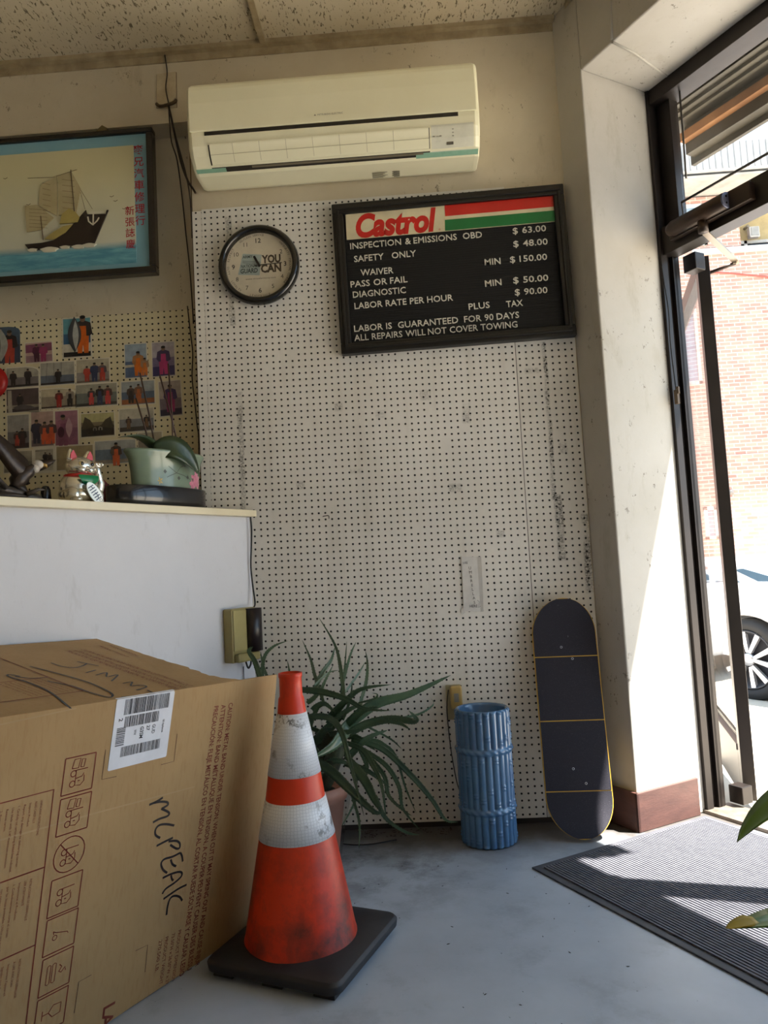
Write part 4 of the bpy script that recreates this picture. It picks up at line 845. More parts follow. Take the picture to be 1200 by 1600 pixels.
def leaf(mb, p0, p1, p2, w, th=.22, n=14, power=.8, mi=0, hint=Z, teeth=0, fold=.25, base=.5):
    p0, p1, p2 = Vector(p0), Vector(p1), Vector(p2); rings = []; prev = None
    for i in range(n+1):
        t = i/n; p = p0*(1-t)**2 + p1*2*t*(1-t) + p2*t*t; d = ((p1-p0)*(1-t) + (p2-p1)*t).normalized()
        sd = d.cross(hint)
        if sd.length < .05: sd = prev or d.orthogonal()
        sd.normalize()
        if prev and sd.dot(prev) < 0: sd = -sd
        prev = sd; up = sd.cross(d).normalized()
        if power == 'ovate': ww = w*.5*sin(pi*min(1, .06+.94*t)**.85)**.8 + .0006
        else: ww = w*.5*max(0.012, (1-t**1.6))**power*(base+(1-base)*min(1, t*4))
        tt = ww*th*2
        rings.append([p+sd*ww+up*fold*ww, p+sd*ww*.5+up*(fold*ww*.3), p+up*0, p-sd*ww*.5+up*(fold*ww*.3), p-sd*ww+up*fold*ww, p-sd*ww*.62-up*tt*.6, p-up*tt, p+sd*ww*.62-up*tt*.6])
        if teeth and 1 < i < n and ww > .003:
            for s in (-1, 1):
                b = p+sd*s*ww+up*fold*ww; e = .0022
                mb.add([b-d*e, b+d*e*.6, b+sd*s*e*1.7+d*e*.8, b-up*e*.6], [(0, 1, 2), (0, 2, 3), (1, 3, 2)], 1)
    mb.loft(rings, mi)
m = MB(); leaf(m, CT(.335, .155, 1.42), CT(.42, .12, 1.50), CT(.555, .10, 1.455), .055, th=.04, power='ovate'); m.build('leaf', leafg, pot)
m = MB(); leaf(m, CT(.385, .125, 1.435), CT(.325, .05, 1.475), CT(.232, .062, 1.350), .085, th=.03, power='ovate', hint=CN); m.build('leaf', leafg, pot)

# ================================================================== CARDBOARD BOX
BO = Vector((.192, -.889, .010)); BH = Vector((.4761, .8780, -.0523)).normalized(); BU0 = Vector((.177, -.038, .983))
BN = BH.cross(BU0).normalized(); BU = BN.cross(BH).normalized()
def BX(a, b, c=0): return BO + BH*a + BU*b - BN*c
def cardboard():
    t = NT('corrugated cardboard'); x, y, z = t.sep()
    col = t.mix(t.ramp(t.noise(3, 5, .6), .35, .7), lin((174, 143, 101)), lin((161, 130, 90)))
    col = t.mix(t.math('MULTIPLY', t.ramp(t.noise(120, 2, .6, t.scale((1, 1, .12))), .5, .7), .25), col, lin((150, 110, 68)))
    t.set(color=col, rough=.75, spec=.2)
    t.bump(t.noise(60, 3, .5, t.scale((1, 1, .2))), .10, .002); return t.m
card = cardboard()
bx = thing('cardboard_box', 'large brown cardboard box with printed handling icons and black marker writing', 'box', (BO.x-.3, BO.y-.2, 0))
def floorb(a): return (.003-(BO+BH*a).z)/BU.z
m = MB()
pan = [(-.95, floorb(-.95)), (.195, floorb(.195)), (.145, .708), (-.95, .708)]
def panel(mb, pts, th):   # flat quad/poly plus thickness going inwards along vector th
    n = len(pts); mb.add([Vector(p) for p in pts] + [Vector(p)+th for p in pts], [list(range(n)), list(reversed(range(n, 2*n)))] + [[i, n+i, n+(i+1) % n, (i+1) % n] for i in range(n)])
panel(m, [BX(a, b) for a, b in pan], -BN*.006)
m.build('front_panel', card, bx, bevel=.0015, recalc=True)
m = MB()
top = [(-.95, .0065), (.006, .0065), (-.020, .04), (-.031, .080), (-.022, .16), (-.015, .24), (-.008, .34), (-.003, .45), (.010, .598), (-.95, .598)]
jag = []
for (a0, c0), (a1, c1) in zip(top[1:8], top[2:9]):
    for k in range(5):
        f = k/5; jag.append((a0+(a1-a0)*f + random.uniform(-.005, .005), c0+(c1-c0)*f))
panel(m, [BX(a, .707, c) for a, c in [top[0]] + jag + top[8:]], -BU*.006)
m.build('top_panel', card, bx, recalc=True)
def fl_(p, z=.003): return Vector((p.x, p.y, z))
m = MB(); e0, e1 = BX(-.045, .700, .007), BX(-.035, .700, .590)
panel(m, [e0, e1, fl_(e1), fl_(BX(-.045, floorb(-.045), .007))], Vector((-.005, -.002, 0)))
m.build('end_panel', card, bx, recalc=True)
m = MB(); e1, e2 = BX(.005, .700, .597), BX(-.94, .700, .597)
panel(m, [e1, e2, fl_(e2), fl_(e1)], BN*.005); m.build('back_panel', card, bx, recalc=True)
# creases
cre = M('cardboard crease', (178, 147, 105), .75)
m = MB(); m.stroke([(-.66, .475), (-.40, .470), (-.121, .460)], .0035, BO, BH, BU, .0004); m.stroke([(-.66, .694), (-.487, .703)], .003, BO, BH, BU, .0004); m.build('crease', cre, bx)
ink = M('red brown carton print', (112, 40, 24), .7, (122, 50, 30), 30); mark = M('black marker ink', (38, 30, 30), .5); tink = M('thin brown print', (88, 56, 40), .7)
DN = -BU
def BT(mb, s, a, b, h, width=None, **k):
    k.setdefault('bold', .014 if h > .012 else .0)   # lettering that runs down the panel, tops to the right
    mb.text(s, BX(a, b), DN, BH, h, width, off=.0006, **k)
m = MB()
BT(m, 'CAUTION: METAL BAND UNDER TENSION, WHEN CUT IT MAY SPRING OUT AND CAUSE INJURY', -.036, .653, .0152, .676)
BT(m, 'ATTENTION: BAND MÉTALLIQUE EN TENSION, A COUPER PEUVENT CAUSER DES BLESSURES', -.062, .652, .0152, .690)
BT(m, 'PRECAUCIÓN: FLEJE METÁLICO EN TENSIÓN, AL CORTAR PUEDE SOLTARSE Y CAUSAR LESIONES', -.088, .652, .0152, .695)
m.build('warning_print', ink, bx)
m = MB()
for s, a, w in (('PRODUCT DIMENSIONS:', -.112, .135), ('73.50"H x 26.50"W x 29.00"D', -.132, .15), ('PRODUCT WEIGHT:', -.153, .115), ('270.500 LB.', -.172, .075)): BT(m, s, a, .108, .010, w)
m.build('size_print', ink, bx)
m = MB(); m.text('LA', BX(-.313, .020), DN, BH, .03, .05, off=.0006, bold=.02); m.build('large_print', ink, bx)
for p in ([(-.401, .603), (-.401, .540), (-.363, .538)], [(-.201, .603), (-.200, .538), (-.239, .538)], [(-.242, .114), (-.207, .113), (-.204, .049)], [(-.359, .112), (-.390, .111), (-.391, .046)]):
    m = MB(); m.stroke(p, .0014, BO, BH, BU, .0006); m.build('corner_mark', tink, bx)
# handling icons
def rectline(mb, x0, y0, x1, y1, w): mb.stroke([(x0, y0), (x1, y0)], w, BO, BH, BU, .0006); mb.stroke([(x1, y0), (x1, y1)], w, BO, BH, BU, .0006); mb.stroke([(x1, y1), (x0, y1)], w, BO, BH, BU, .0006); mb.stroke([(x0, y1), (x0, y0)], w, BO, BH, BU, .0006)
def ring(mb, x, y, r, w): mb.stroke([(x+r*cos(2*pi*k/24), y+r*sin(2*pi*k/24)) for k in range(25)], w, BO, BH, BU, .0006)
def truck(mb, x, y, load=0, w=.0020):   # lift truck turned on its side, x,y = middle of the pictogram
    S = lambda *p: mb.stroke([(x+a, y+b) for a, b in p], w, BO, BH, BU, .0006)
    ring(mb, x-.013, y+.007, .0062, w); ring(mb, x-.013, y-.014, .0062, w)
    S((-.007, .012), (-.007, -.018), (.006, -.020), (.014, -.012), (.013, .0)); S((-.010, .013), (.020, .013)); S((-.006, -.004), (.008, -.002), (.012, .004)); S((-.001, -.010), (.004, -.010))
    if load:
        S((-.018, .018), (-.014, .036), (.0, .036), (-.003, .017), (-.018, .018)); S((.002, .018), (.004, .034), (.012, .033), (.010, .017), (.002, .018))
IC = [(-.496, .527, -.424, .602), (-.495, .445, -.4225, .520), None, (-.490, .281, -.4185, .356), (-.488, .203, -.4165, .276), (-.4855, .1215, -.4155, .1965), (-.485, .040, -.4155, .1155)]
for k, r in enumerate(IC):
    m = MB()
    if r:
        rectline(m, *r, .0026); x = (r[0]+r[2])/2; y = (r[1]+r[3])/2
    else: x, y = -.457, .400
    if k in (0, 1): truck(m, x, y-.004, 1)
    elif k == 2: ring(m, x, y, .0358, .0024); truck(m, x, y, 0); m.stroke([(x-.024, y+.026), (x+.024, y-.026)], .0024, BO, BH, BU, .0006)
    elif k == 3: truck(m, x, y, 0)
    elif k == 4: ring(m, x-.013, y-.006, .005, .0016); m.stroke([(x-.018, y+.008), (x-.012, y+.004), (x+.016, y-.004), (x+.018, y-.008)], .0018, BO, BH, BU, .0006); m.stroke([(x-.018, y+.008), (x-.016, y+.001)], .0018, BO, BH, BU, .0006)
    elif k == 5:
        for q in (-.022, -.010): m.stroke([(x+q+c, y+.018*s) for c, s in ((0, 1), (.004, 1.1), (.008, 1), (.008, -1), (.004, -1.1), (0, -1), (0, 1))], .0016, BO, BH, BU, .0006)
        m.stroke([(x+.006, y+.012), (x+.012, y+.006), (x+.006, y-.002), (x+.012, y-.006), (x+.020, y+.002), (x+.022, y-.006)], .0022, BO, BH, BU, .0006)
    else: m.stroke([(x-.02, y+.01), (x-.02, y-.01)], .002, BO, BH, BU, .0006); m.stroke([(x-.02, y), (x-.006, y), (x+.004, y-.012), (x+.022, y-.010), (x+.022, y+.010), (x+.004, y+.012), (x-.006, y)], .002, BO, BH, BU, .0006)
    m.build('handling_icon', ink, bx)
m = MB()
for p in ([(-.95, .545), (-.514, .545), (-.505, .08)], [(-.95, .391), (-.512, .391)], [(-.95, .237), (-.508, .237)]): m.stroke(p, .0030, BO, BH, BU, .0006)
m.build('legend_lines', ink, bx)
ROWS = [['UNPACKING INSTRUCTIONS:', 'READ CAREFULLY', 'Inspect Product', 'Report any damage to delivering carrier.', '1. Carefully cut carton along dotted lines indicated.', 'Use blade with 1/4" maximum extension.', 'Remove carton.', '2. Remove shipping base and accessories.', 'Remove foam pads and wrapping from parts.'],
        ['INSTRUCCIONES DE DESEMPAQUE', 'LEER ATENTAMENTE', 'Inspeccione el Producto.', '1. Cuidadosamente corte el cartón', 'por las líneas punteadas. Utilice una cuchilla', 'con extensión máxima de 1/4".', '2. Quite la base y los accesorios.', 'Retire las almohadillas de espuma.'],
        ['INSTRUCTIONS DE DÉBALLAGE', 'À LIRE AVEC SOIN', "Inspectez l'appareil", 'Signalez tout dommage au transporteur.', '1. Couper le carton avec précaution', 'le long des lignes pointillées.', '2. Retirer la base de transport.']]
for b0, rows in zip((.530, .377, .222), ROWS):
    m = MB()
    for j, s in enumerate(rows):
        BT(m, s, -.540-.0118*j, b0, .0048, min(.125, .0030*len(s)))
    m.build('instruction_print', ink, bx)
# marker writing
m = MB()
MK = [[(-0.22, 0.458), (-0.239, 0.453), (-0.259, 0.451)], [(-0.247, 0.452), (-0.227, 0.45), (-0.206, 0.444), (-0.201, 0.437), (-0.209, 0.434), (-0.22, 0.432)], [(-0.22, 0.432), (-0.199, 0.42), (-0.193, 0.413), (-0.2, 0.409), (-0.223, 0.409), (-0.241, 0.406)], [(-0.172, 0.38), (-0.197, 0.39), (-0.22, 0.394), (-0.23, 0.386), (-0.227, 0.373), (-0.212, 0.362)], [(-0.171, 0.351), (-0.195, 0.349), (-0.22, 0.346)], [(-0.184, 0.346), (-0.159, 0.34), (-0.146, 0.33), (-0.145, 0.319), (-0.156, 0.321), (-0.177, 0.336)], [(-0.128, 0.281), (-0.133, 0.296), (-0.14, 0.306)], [(-0.14, 0.306), (-0.164, 0.304), (-0.19, 0.306), (-0.198, 0.298), (-0.19, 0.282), (-0.175, 0.269)], [(-0.169, 0.299), (-0.161, 0.285), (-0.148, 0.276)], [(-0.187, 0.261), (-0.162, 0.262), (-0.137, 0.259), (-0.126, 0.253), (-0.127, 0.244), (-0.147, 0.236), (-0.172, 0.231), (-0.182, 0.222)], [(-0.161, 0.259), (-0.157, 0.249), (-0.151, 0.243)], [(-0.104, 0.217), (-0.133, 0.216), (-0.176, 0.208)], [(-0.112, 0.181), (-0.123, 0.194), (-0.141, 0.203), (-0.154, 0.201), (-0.159, 0.184), (-0.159, 0.164)]]
for p in MK: m.stroke([tuple(q.xy) for q in spline([Vector((a, b, 0)) for a, b in p], 4)] if len(p) > 2 else p, .0054, BO, BH, BU, .0008)
m.build('marker_writing', mark, bx)
def TP(a, c): return BX(a, .7078, c)
TO = BX(0, .708, 0); m = MB()
TK = [[(-0.305, 0.358), (-0.305, 0.316), (-0.289, 0.291), (-0.262, 0.296), (-0.233, 0.315)], [(-0.239, 0.345), (-0.222, 0.282)], [(-0.295, 0.233), (-0.256, 0.247)], [(-0.291, 0.201), (-0.251, 0.214), (-0.278, 0.177), (-0.242, 0.183), (-0.297, 0.136)], [(-0.287, 0.108), (-0.26, 0.109), (-0.286, 0.08), (-0.26, 0.075), (-0.263, 0.055), (-0.302, 0.043)], [(-0.28, 0.031), (-0.288, -0.0)], [(-0.288, -0.0), (-0.325, 0.003), (-0.369, 0.011)], [(-0.37, 0.345), (-0.356, 0.248), (-0.349, 0.15), (-0.363, 0.059), (-0.38, 0.026), (-0.394, 0.025), (-0.401, 0.08), (-0.4, 0.14), (-0.42, 0.199)], [(-0.455, 0.268), (-0.435, 0.239), (-0.399, 0.231)], [(-0.445, 0.263), (-0.454, 0.289), (-0.466, 0.273), (-0.461, 0.199), (-0.471, 0.11), (-0.51, -0.013)]]
for p in TK:
    m.stroke([tuple(q.xy) for q in spline([Vector((a, b, 0)) for a, b in p], 5)], .0048, TO, BH, -BN, .0006)
m.build('marker_scrawl', mark, bx)
m = MB()
for s, a, c in (('CAUTION: METAL BAND UNDER TENSION, WHEN CUT IT MAY SPRING OUT', -.132, .474), ('ATTENTION: BAND MÉTALLIQUE EN TENSION, A COUPER PEUVENT', -.158, .471), ('PRECAUCIÓN: FLEJE METÁLICO EN TENSIÓN, AL CORTAR PUEDE', -.180, .472)): m.text(s, TP(a-.006, c), (BN*.480 - BH*.034).normalized(), (BH*.480 + BN*.034).normalized(), .0135, .465, off=.0006)
for s, a in (('PRODUCT DIMENSIONS:', -.028), ('PRODUCT WEIGHT:', -.062)): m.text(s, TP(a, .498), (BN*.155 - BH*.024).normalized(), (BH*.155 + BN*.024).normalized(), .0105, .158, off=.0006)
for p in ([(-.375, .55), (-.406, .091)], [(-.406, .091), (-.95, .089)], [(-.399, .231), (-.95, .235)]): m.stroke(p, .003, TO, BH, -BN, .0006)
for j in range(9): m.text(ROWS[j % 3][j % 7], TP(-.425-.012*j, .222), BN, BH, .0046, .12, off=.0006)
m.build('top_print', ink, bx)
# address label with bar codes
m = MB(); m.prism(rrect(-.389, .5545, -.2265, .7075, .004), BO, BH, BU, .0008, 0, .0002); lab = m.build('shipping_label', M('white label', (224, 226, 234), .4), bx)
m = MB(); m.prism([(-.389, 0), (-.2265, 0), (-.2265, .008), (-.389, .006)], TO, BH, -BN, .0006, 0, .0002); m.build('label_flap', M('white label', (224, 226, 234), .4), lab)
bk = M('black label print', (44, 44, 52), .6); m = MB(); rb = random.Random(5)
def bars(a0, a1, b0, b1):
    x = a0
    while x < a1:
        w = rb.choice((.0007, .0007, .0014, .0021)); m.prism([(x, b0), (min(x+w, a1), b0), (min(x+w, a1), b1), (x, b1)], BO, BH, BU, 0, 0, .0014); x += w + rb.choice((.0007, .0012, .0018))
bars(-.366, -.240, .671, .705); bars(-.361, -.266, .643, .667); bars(-.361, -.253, .579, .601)
y = .605
while y < .644:
    w = rb.choice((.0007, .0012, .002)); m.prism([(-.379, y), (-.356, y), (-.356, y+w), (-.379, y+w)], BO, BH, BU, 0, 0, .0014); y += w+rb.choice((.0008, .0014))
for s, a, b, h, w in (('GUD', -.281, .638, .0085, .021), ('27', -.297, .638, .0085, .012), ('G3SM', -.315, .638, .0095, .026), ('WW', -.332, .634, .0065, .012), ('2', -.377, .665, .010, None), ('GE Appliances', -.252, .645, .005, .030)): m.text(s, BX(a, b), DN, BH, h, w, off=.0014, bold=.02)
m.build('label_print', bk, lab)

# ================================================================== TRAFFIC CONE
co = Vector((.438, -.872, 0))
cone = thing('traffic_cone', 'scuffed orange traffic cone with two white reflective bands on a black square base', 'traffic cone', co)
def cone_mat():
    t = NT('scuffed orange plastic'); x, y, z = t.sep()
    col = t.mix(t.ramp(t.noise(4, 4), .4, .7), lin((216, 58, 18)), lin((186, 42, 14)))
    g = t.math('ADD', t.ramp(t.noise(7, 6, .7), .42, .66), 0.0)
    low = t.math('SUBTRACT', 1.0, t.ramp(z, .10, .46))
    col = t.mix(t.math('MULTIPLY', t.math('MULTIPLY', g, low), .95), col, lin((66, 36, 30)))
    hi = t.math('MULTIPLY', t.ramp(t.noise(24, 4, .7, t.scale((1, 1, .3))), .55, .72), .35)
    col = t.mix(hi, col, lin((120, 48, 30)))
    t.set(color=col, rough=.42, spec=.45); t.bump(t.noise(40, 4, .6), .15, .002); return t.m
def refl_mat():
    t = NT('white reflective sheeting'); x, y, z = t.sep()
    at = t.n('ShaderNodeMath', operation='ARCTAN2'); t.link(y, at.inputs[0]); t.link(x, at.inputs[1])
    cb = t.n('ShaderNodeCombineXYZ'); t.link(t.math('MULTIPLY', at.outputs[0], .08), cb.inputs[0]); t.link(z, cb.inputs[1])
    v = t.n('ShaderNodeTexVoronoi', feature='DISTANCE_TO_EDGE'); v.inputs['Scale'].default_value = 130; v.inputs['Randomness'].default_value = .25; t.link(cb.outputs[0], v.inputs['Vector'])
    cell = t.ramp(v.outputs['Distance'], .02, .10)
    sc = t.math('MULTIPLY', t.ramp(t.noise(26, 5, .75), .54, .60), t.ramp(t.noise(8, 3), .46, .62))
    col = t.mix(t.math('SUBTRACT', 1.0, cell), lin((226, 228, 234)), lin((198, 201, 208)))
    col = t.mix(t.math('MULTIPLY', sc, .85), col, lin((72, 68, 66)))
    t.set(color=col, rough=.35, spec=.6); t.bump(cell, .35, .001); return t.m
om = cone_mat(); rm = refl_mat()
CPR = [(.150, .030), (.147, .045), (.142, .060), (.0995, .290), (.0775, .392), (.0685, .455), (.0375, .612), (.0335, .648), (.0300, .654), (.0295, .700), (.0315, .704), (.0315, .713), (.0275, .714), (.0265, .66), (.0, .655)]
def cr(z):
    for (r0, z0), (r1, z1) in zip(CPR[2:], CPR[3:]):
        if z0 <= z <= z1: return r0+(r1-r0)*(z-z0)/(z1-z0)
m = MB(); m.lathe(CPR, 72, co); m.build('cone_body', om, cone, recalc=True)
for z0, z1 in ((.300, .395), (.457, .611)):
    m = MB(); m.lathe([(cr(z0), z0), (cr(z0)+.0016, z0), (cr(z1)+.0016, z1), (cr(z1), z1)], 72, co); m.build('reflective_band', rm, cone, recalc=True)
ra = radians(-21); bxu = Vector((cos(ra), sin(ra), 0)); byu = Vector((-sin(ra), cos(ra), 0)); bc = Vector((.450, -.868, 0))
m = MB(); rings = []
for z, k in ((.012, .176), (.018, .184), (.036, .186), (.044, .180), (.050, .150), (.052, .12)): rings.append([bc + bxu*p[0] + byu*p[1] + Z*z for p in rrect(-k, -k, k, k, .028)])
m.loft(rings)
for i in (-1, 0, 1):
    for j in (-1, 0, 1):
        if i or j: m.obox(bc + bxu*i*.14 + byu*j*.14 + Z*.0075, bxu*.028, byu*.028, Z*.0070)
m.build('base', M('dusty black rubber', (30, 29, 32), .6, (44, 42, 44), 9, bump=.2), cone, bevel=.004)

# ================================================================== ALOE
ao = Vector((.385, -.255, 0))
al = thing('aloe_plant', 'sprawling potted aloe between the traffic cone and the blue stand', 'potted plant', ao)
terra = M('dusty pink clay pot', (178, 128, 108), .55, (150, 104, 88), 7, bump=.15)
m = MB(); m.lathe([(0, .002), (.078, .002), (.082, .01), (.112, .20), (.120, .202), (.123, .25), (.114, .25), (.108, .205), (.10, .22), (0, .22)], 48, ao); m.build('pot', terra, al, recalc=True)
m = MB(); m.lathe([(0, .205), (.108, .212), (.06, .228), (0, .232)], 32, ao); m.build('soil', M('potting soil', (50, 40, 32), .95, (30, 24, 20), 50, bump=1), al)
wrapm = glass_mat('clear plastic wrap', (.93, .93, .93))
m = MB(); rr_ = random.Random(3); rings = []
for z, r in ((.004, .088), (.06, .100), (.12, .112), (.17, .122), (.21, .132), (.225, .136)): rings.append([ao + Vector((cos(a)*(r+.004*sin(7*a+z*40)), sin(a)*(r+.004*sin(7*a+z*40)), z)) for a in [2*pi*k/56 for k in range(56)]])
m.loft(rings, 0, False); m.build('plastic_wrap', wrapm, al)
aloe_g = M('aloe green', (82, 106, 78), .38, (54, 80, 58), 12, coat=.15, bump=.1, bs=40); tooth = M('aloe tooth', (128, 140, 104), .5)
ALV = [([(0.513,-0.27,0.52),(0.501,-0.22,0.624),(0.478,-0.17,0.709),(0.417,-0.12,0.807)],0.0152),([(0.442,-0.27,0.523),(0.411,-0.23,0.606),(0.39,-0.19,0.667),(0.357,-0.15,0.73)],0.014),([(0.409,-0.27,0.565),(0.438,-0.247,0.624),(0.467,-0.223,0.661),(0.48,-0.2,0.703)],0.0175),([(0.5,-0.25,0.54),(0.508,-0.175,0.617),(0.514,-0.1,0.713)],0.0094),([(0.501,-0.25,0.558),(0.529,-0.175,0.664),(0.548,-0.1,0.709)],0.0105),([(0.514,-0.26,0.553),(0.559,-0.205,0.607),(0.583,-0.15,0.642)],0.0094),([(0.557,-0.25,0.491),(0.584,-0.187,0.573),(0.588,-0.123,0.631),(0.578,-0.06,0.672)],0.0129),([(0.508,-0.3,0.468),(0.539,-0.315,0.544),(0.549,-0.33,0.603)],0.0105),([(0.411,-0.28,0.584),(0.455,-0.24,0.62),(0.49,-0.2,0.623)],0.0094),([(0.427,-0.28,0.56),(0.458,-0.265,0.614),(0.478,-0.25,0.65)],0.0094),([(0.369,-0.33,0.583),(0.443,-0.348,0.577),(0.524,-0.365,0.554),(0.592,-0.382,0.52),(0.676,-0.4,0.512)],0.0269),([(0.453,-0.28,0.472),(0.517,-0.303,0.531),(0.579,-0.327,0.575),(0.681,-0.35,0.588)],0.0246),([(0.509,-0.27,0.439),(0.612,-0.253,0.509),(0.737,-0.237,0.536),(0.885,-0.22,0.59)],0.0445),([(0.511,-0.3,0.417),(0.59,-0.32,0.458),(0.678,-0.34,0.475),(0.749,-0.36,0.468),(0.755,-0.38,0.485),(0.736,-0.4,0.509)],0.0328),([(0.655,-0.35,0.472),(0.706,-0.365,0.462),(0.736,-0.38,0.445)],0.0152),([(0.671,-0.2,0.444),(0.762,-0.15,0.447),(0.819,-0.1,0.469),(0.813,-0.05,0.482)],0.0105),([(0.387,-0.36,0.497),(0.467,-0.387,0.499),(0.513,-0.415,0.459),(0.544,-0.442,0.347),(0.579,-0.47,0.205)],0.0257),([(0.524,-0.3,0.451),(0.483,-0.37,0.407),(0.424,-0.44,0.383)],0.0491),([(0.424,-0.42,0.372),(0.482,-0.435,0.336),(0.541,-0.45,0.28),(0.609,-0.465,0.219),(0.638,-0.48,0.218)],0.0386),([(0.528,-0.36,0.353),(0.581,-0.39,0.293),(0.613,-0.42,0.236),(0.637,-0.45,0.205)],0.0363),([(0.498,-0.3,0.398),(0.569,-0.33,0.379),(0.609,-0.36,0.327),(0.635,-0.39,0.269),(0.645,-0.42,0.17)],0.0222),([(0.532,-0.28,0.4),(0.634,-0.272,0.363),(0.723,-0.264,0.274),(0.793,-0.256,0.184),(0.836,-0.248,0.111),(0.879,-0.24,0.097)],0.0246),([(0.554,-0.28,0.376),(0.644,-0.28,0.31),(0.686,-0.28,0.235),(0.696,-0.28,0.161),(0.755,-0.28,0.081)],0.0187),([(0.565,-0.28,0.37),(0.637,-0.292,0.28),(0.651,-0.305,0.215),(0.7,-0.317,0.167),(0.725,-0.33,0.154)],0.0164),([(0.542,-0.27,0.392),(0.612,-0.26,0.389),(0.65,-0.25,0.368)],0.014),([(0.574,-0.2,0.427),(0.659,-0.135,0.361),(0.694,-0.07,0.308)],0.0094),([(0.575,-0.24,0.395),(0.666,-0.203,0.336),(0.705,-0.167,0.195),(0.736,-0.13,0.096)],0.0117),([(0.608,-0.34,0.228),(0.638,-0.34,0.155),(0.703,-0.34,0.106),(0.747,-0.34,0.096)],0.0164),([(0.531,-0.36,0.242),(0.555,-0.39,0.164),(0.553,-0.42,0.087)],0.0105),([(0.545,-0.34,0.219),(0.515,-0.35,0.169),(0.492,-0.36,0.137)],0.007),([(0.244,-0.28,0.557),(0.214,-0.287,0.673),(0.193,-0.293,0.715),(0.21,-0.3,0.73)],0.0211),([(0.23,-0.27,0.556),(0.236,-0.263,0.677),(0.27,-0.257,0.722),(0.323,-0.25,0.74)],0.014),([(0.266,-0.27,0.566),(0.229,-0.235,0.656),(0.213,-0.2,0.704)],0.0117),([(0.343,-0.27,0.551),(0.326,-0.26,0.632),(0.318,-0.25,0.671)],0.0094),([(0.561,-0.28,0.52),(0.618,-0.287,0.533),(0.629,-0.293,0.548),(0.611,-0.3,0.555)],0.0082),([(0.452,-0.28,0.455),(0.503,-0.29,0.512),(0.547,-0.3,0.558)],0.0234),([(0.51,-0.28,0.441),(0.573,-0.305,0.495),(0.634,-0.33,0.514)],0.0257),([(0.398,-0.29,0.391),(0.457,-0.325,0.453),(0.527,-0.36,0.513)],0.0304),([(0.555,-0.29,0.384),(0.581,-0.295,0.317),(0.573,-0.3,0.268)],0.0199),([(0.404,-0.3,0.507),(0.449,-0.32,0.532),(0.49,-0.34,0.5)],0.0234),([(0.459,-0.3,0.425),(0.514,-0.32,0.433),(0.585,-0.34,0.445)],0.0257),([(0.486,-0.3,0.378),(0.531,-0.315,0.335),(0.552,-0.33,0.26)],0.0175),([(0.385,-0.28,0.527),(0.421,-0.28,0.555),(0.453,-0.28,0.594)],0.0175)]
def splineleaf(mb, pts, w, th=.26, fold=.30, hint=Vector((0, 1, .30)), teeth=1):
    P = spline([Vector(p) for p in pts], 7); n = len(P)-1; rings = []; prev = None
    for i, p in enumerate(P):
        t = i/n; d = (P[min(i+1, n)]-P[max(i-1, 0)]).normalized(); sd = d.cross(hint)
        if sd.length < .08: sd = prev or d.orthogonal()
        sd.normalize()
        if prev and sd.dot(prev) < 0: sd = -sd
        prev = sd; up = sd.cross(d).normalized(); up = -up if up.dot(Vector((0, -1, .4))) < 0 else up
        ww = w*.5*min(1, .72+t*1.4)*max(.02, 1-t**1.9)**.85; tt = ww*th*2; f = fold
        rings.append([p+sd*ww+up*f*ww, p+sd*ww*.5+up*(f*ww*.3), p, p-sd*ww*.5+up*(f*ww*.3), p-sd*ww+up*f*ww, p-sd*ww*.62-up*tt*.6, p-up*tt, p+sd*ww*.62-up*tt*.6])
        if teeth and 1 < i < n and ww > .003:
            for s in (-1, 1):
                b = p+sd*s*ww+up*f*ww; e = .0018
                mb.add([b-d*e, b+d*e*.6, b+sd*s*e*1.7+d*e*.8, b-up*e*.6], [(0, 1, 2), (0, 2, 3), (1, 3, 2)], 1)
    mb.loft(rings, 0)
for pts, w in ALV:
    m = MB(); splineleaf(m, [(p[0], min(p[1], -.02), max(.006, p[2])) for p in pts], w); m.build('leaf', [aloe_g, tooth], al, recalc=True)
rz = random.Random(17)
for k in range(14):
    b = ao + Vector((rz.uniform(-.02, .13), rz.uniform(-.07, .02), rz.uniform(.28, .42))); a = rz.uniform(-.5, pi+.4); L = rz.uniform(.10, .20)
    tp = b + Vector((cos(a)*L, -rz.uniform(.0, .10), sin(a)*L)); md_ = b.lerp(tp, .5) + Vector((0, -.02, .025))
    m = MB(); splineleaf(m, [b, md_, tp], rz.uniform(.018, .032)); m.build('leaf', [aloe_g, tooth], al, recalc=True)
m = MB(); m.tube([ao + Vector((.0, 0, .21)), ao + Vector((.03, -.01, .32)), ao + Vector((.08, -.02, .42))], [.03, .034, .022], 12, smooth=3); m.tube([ao + Vector((.03, -.02, .21)), ao + Vector((.08, -.05, .33)), ao + Vector((.12, -.05, .43))], [.022, .03, .02], 12, smooth=3)
m.build('stalk', M('leafy aloe stalk', (66, 74, 52), .6, (44, 48, 36), 20, bump=.6), al)

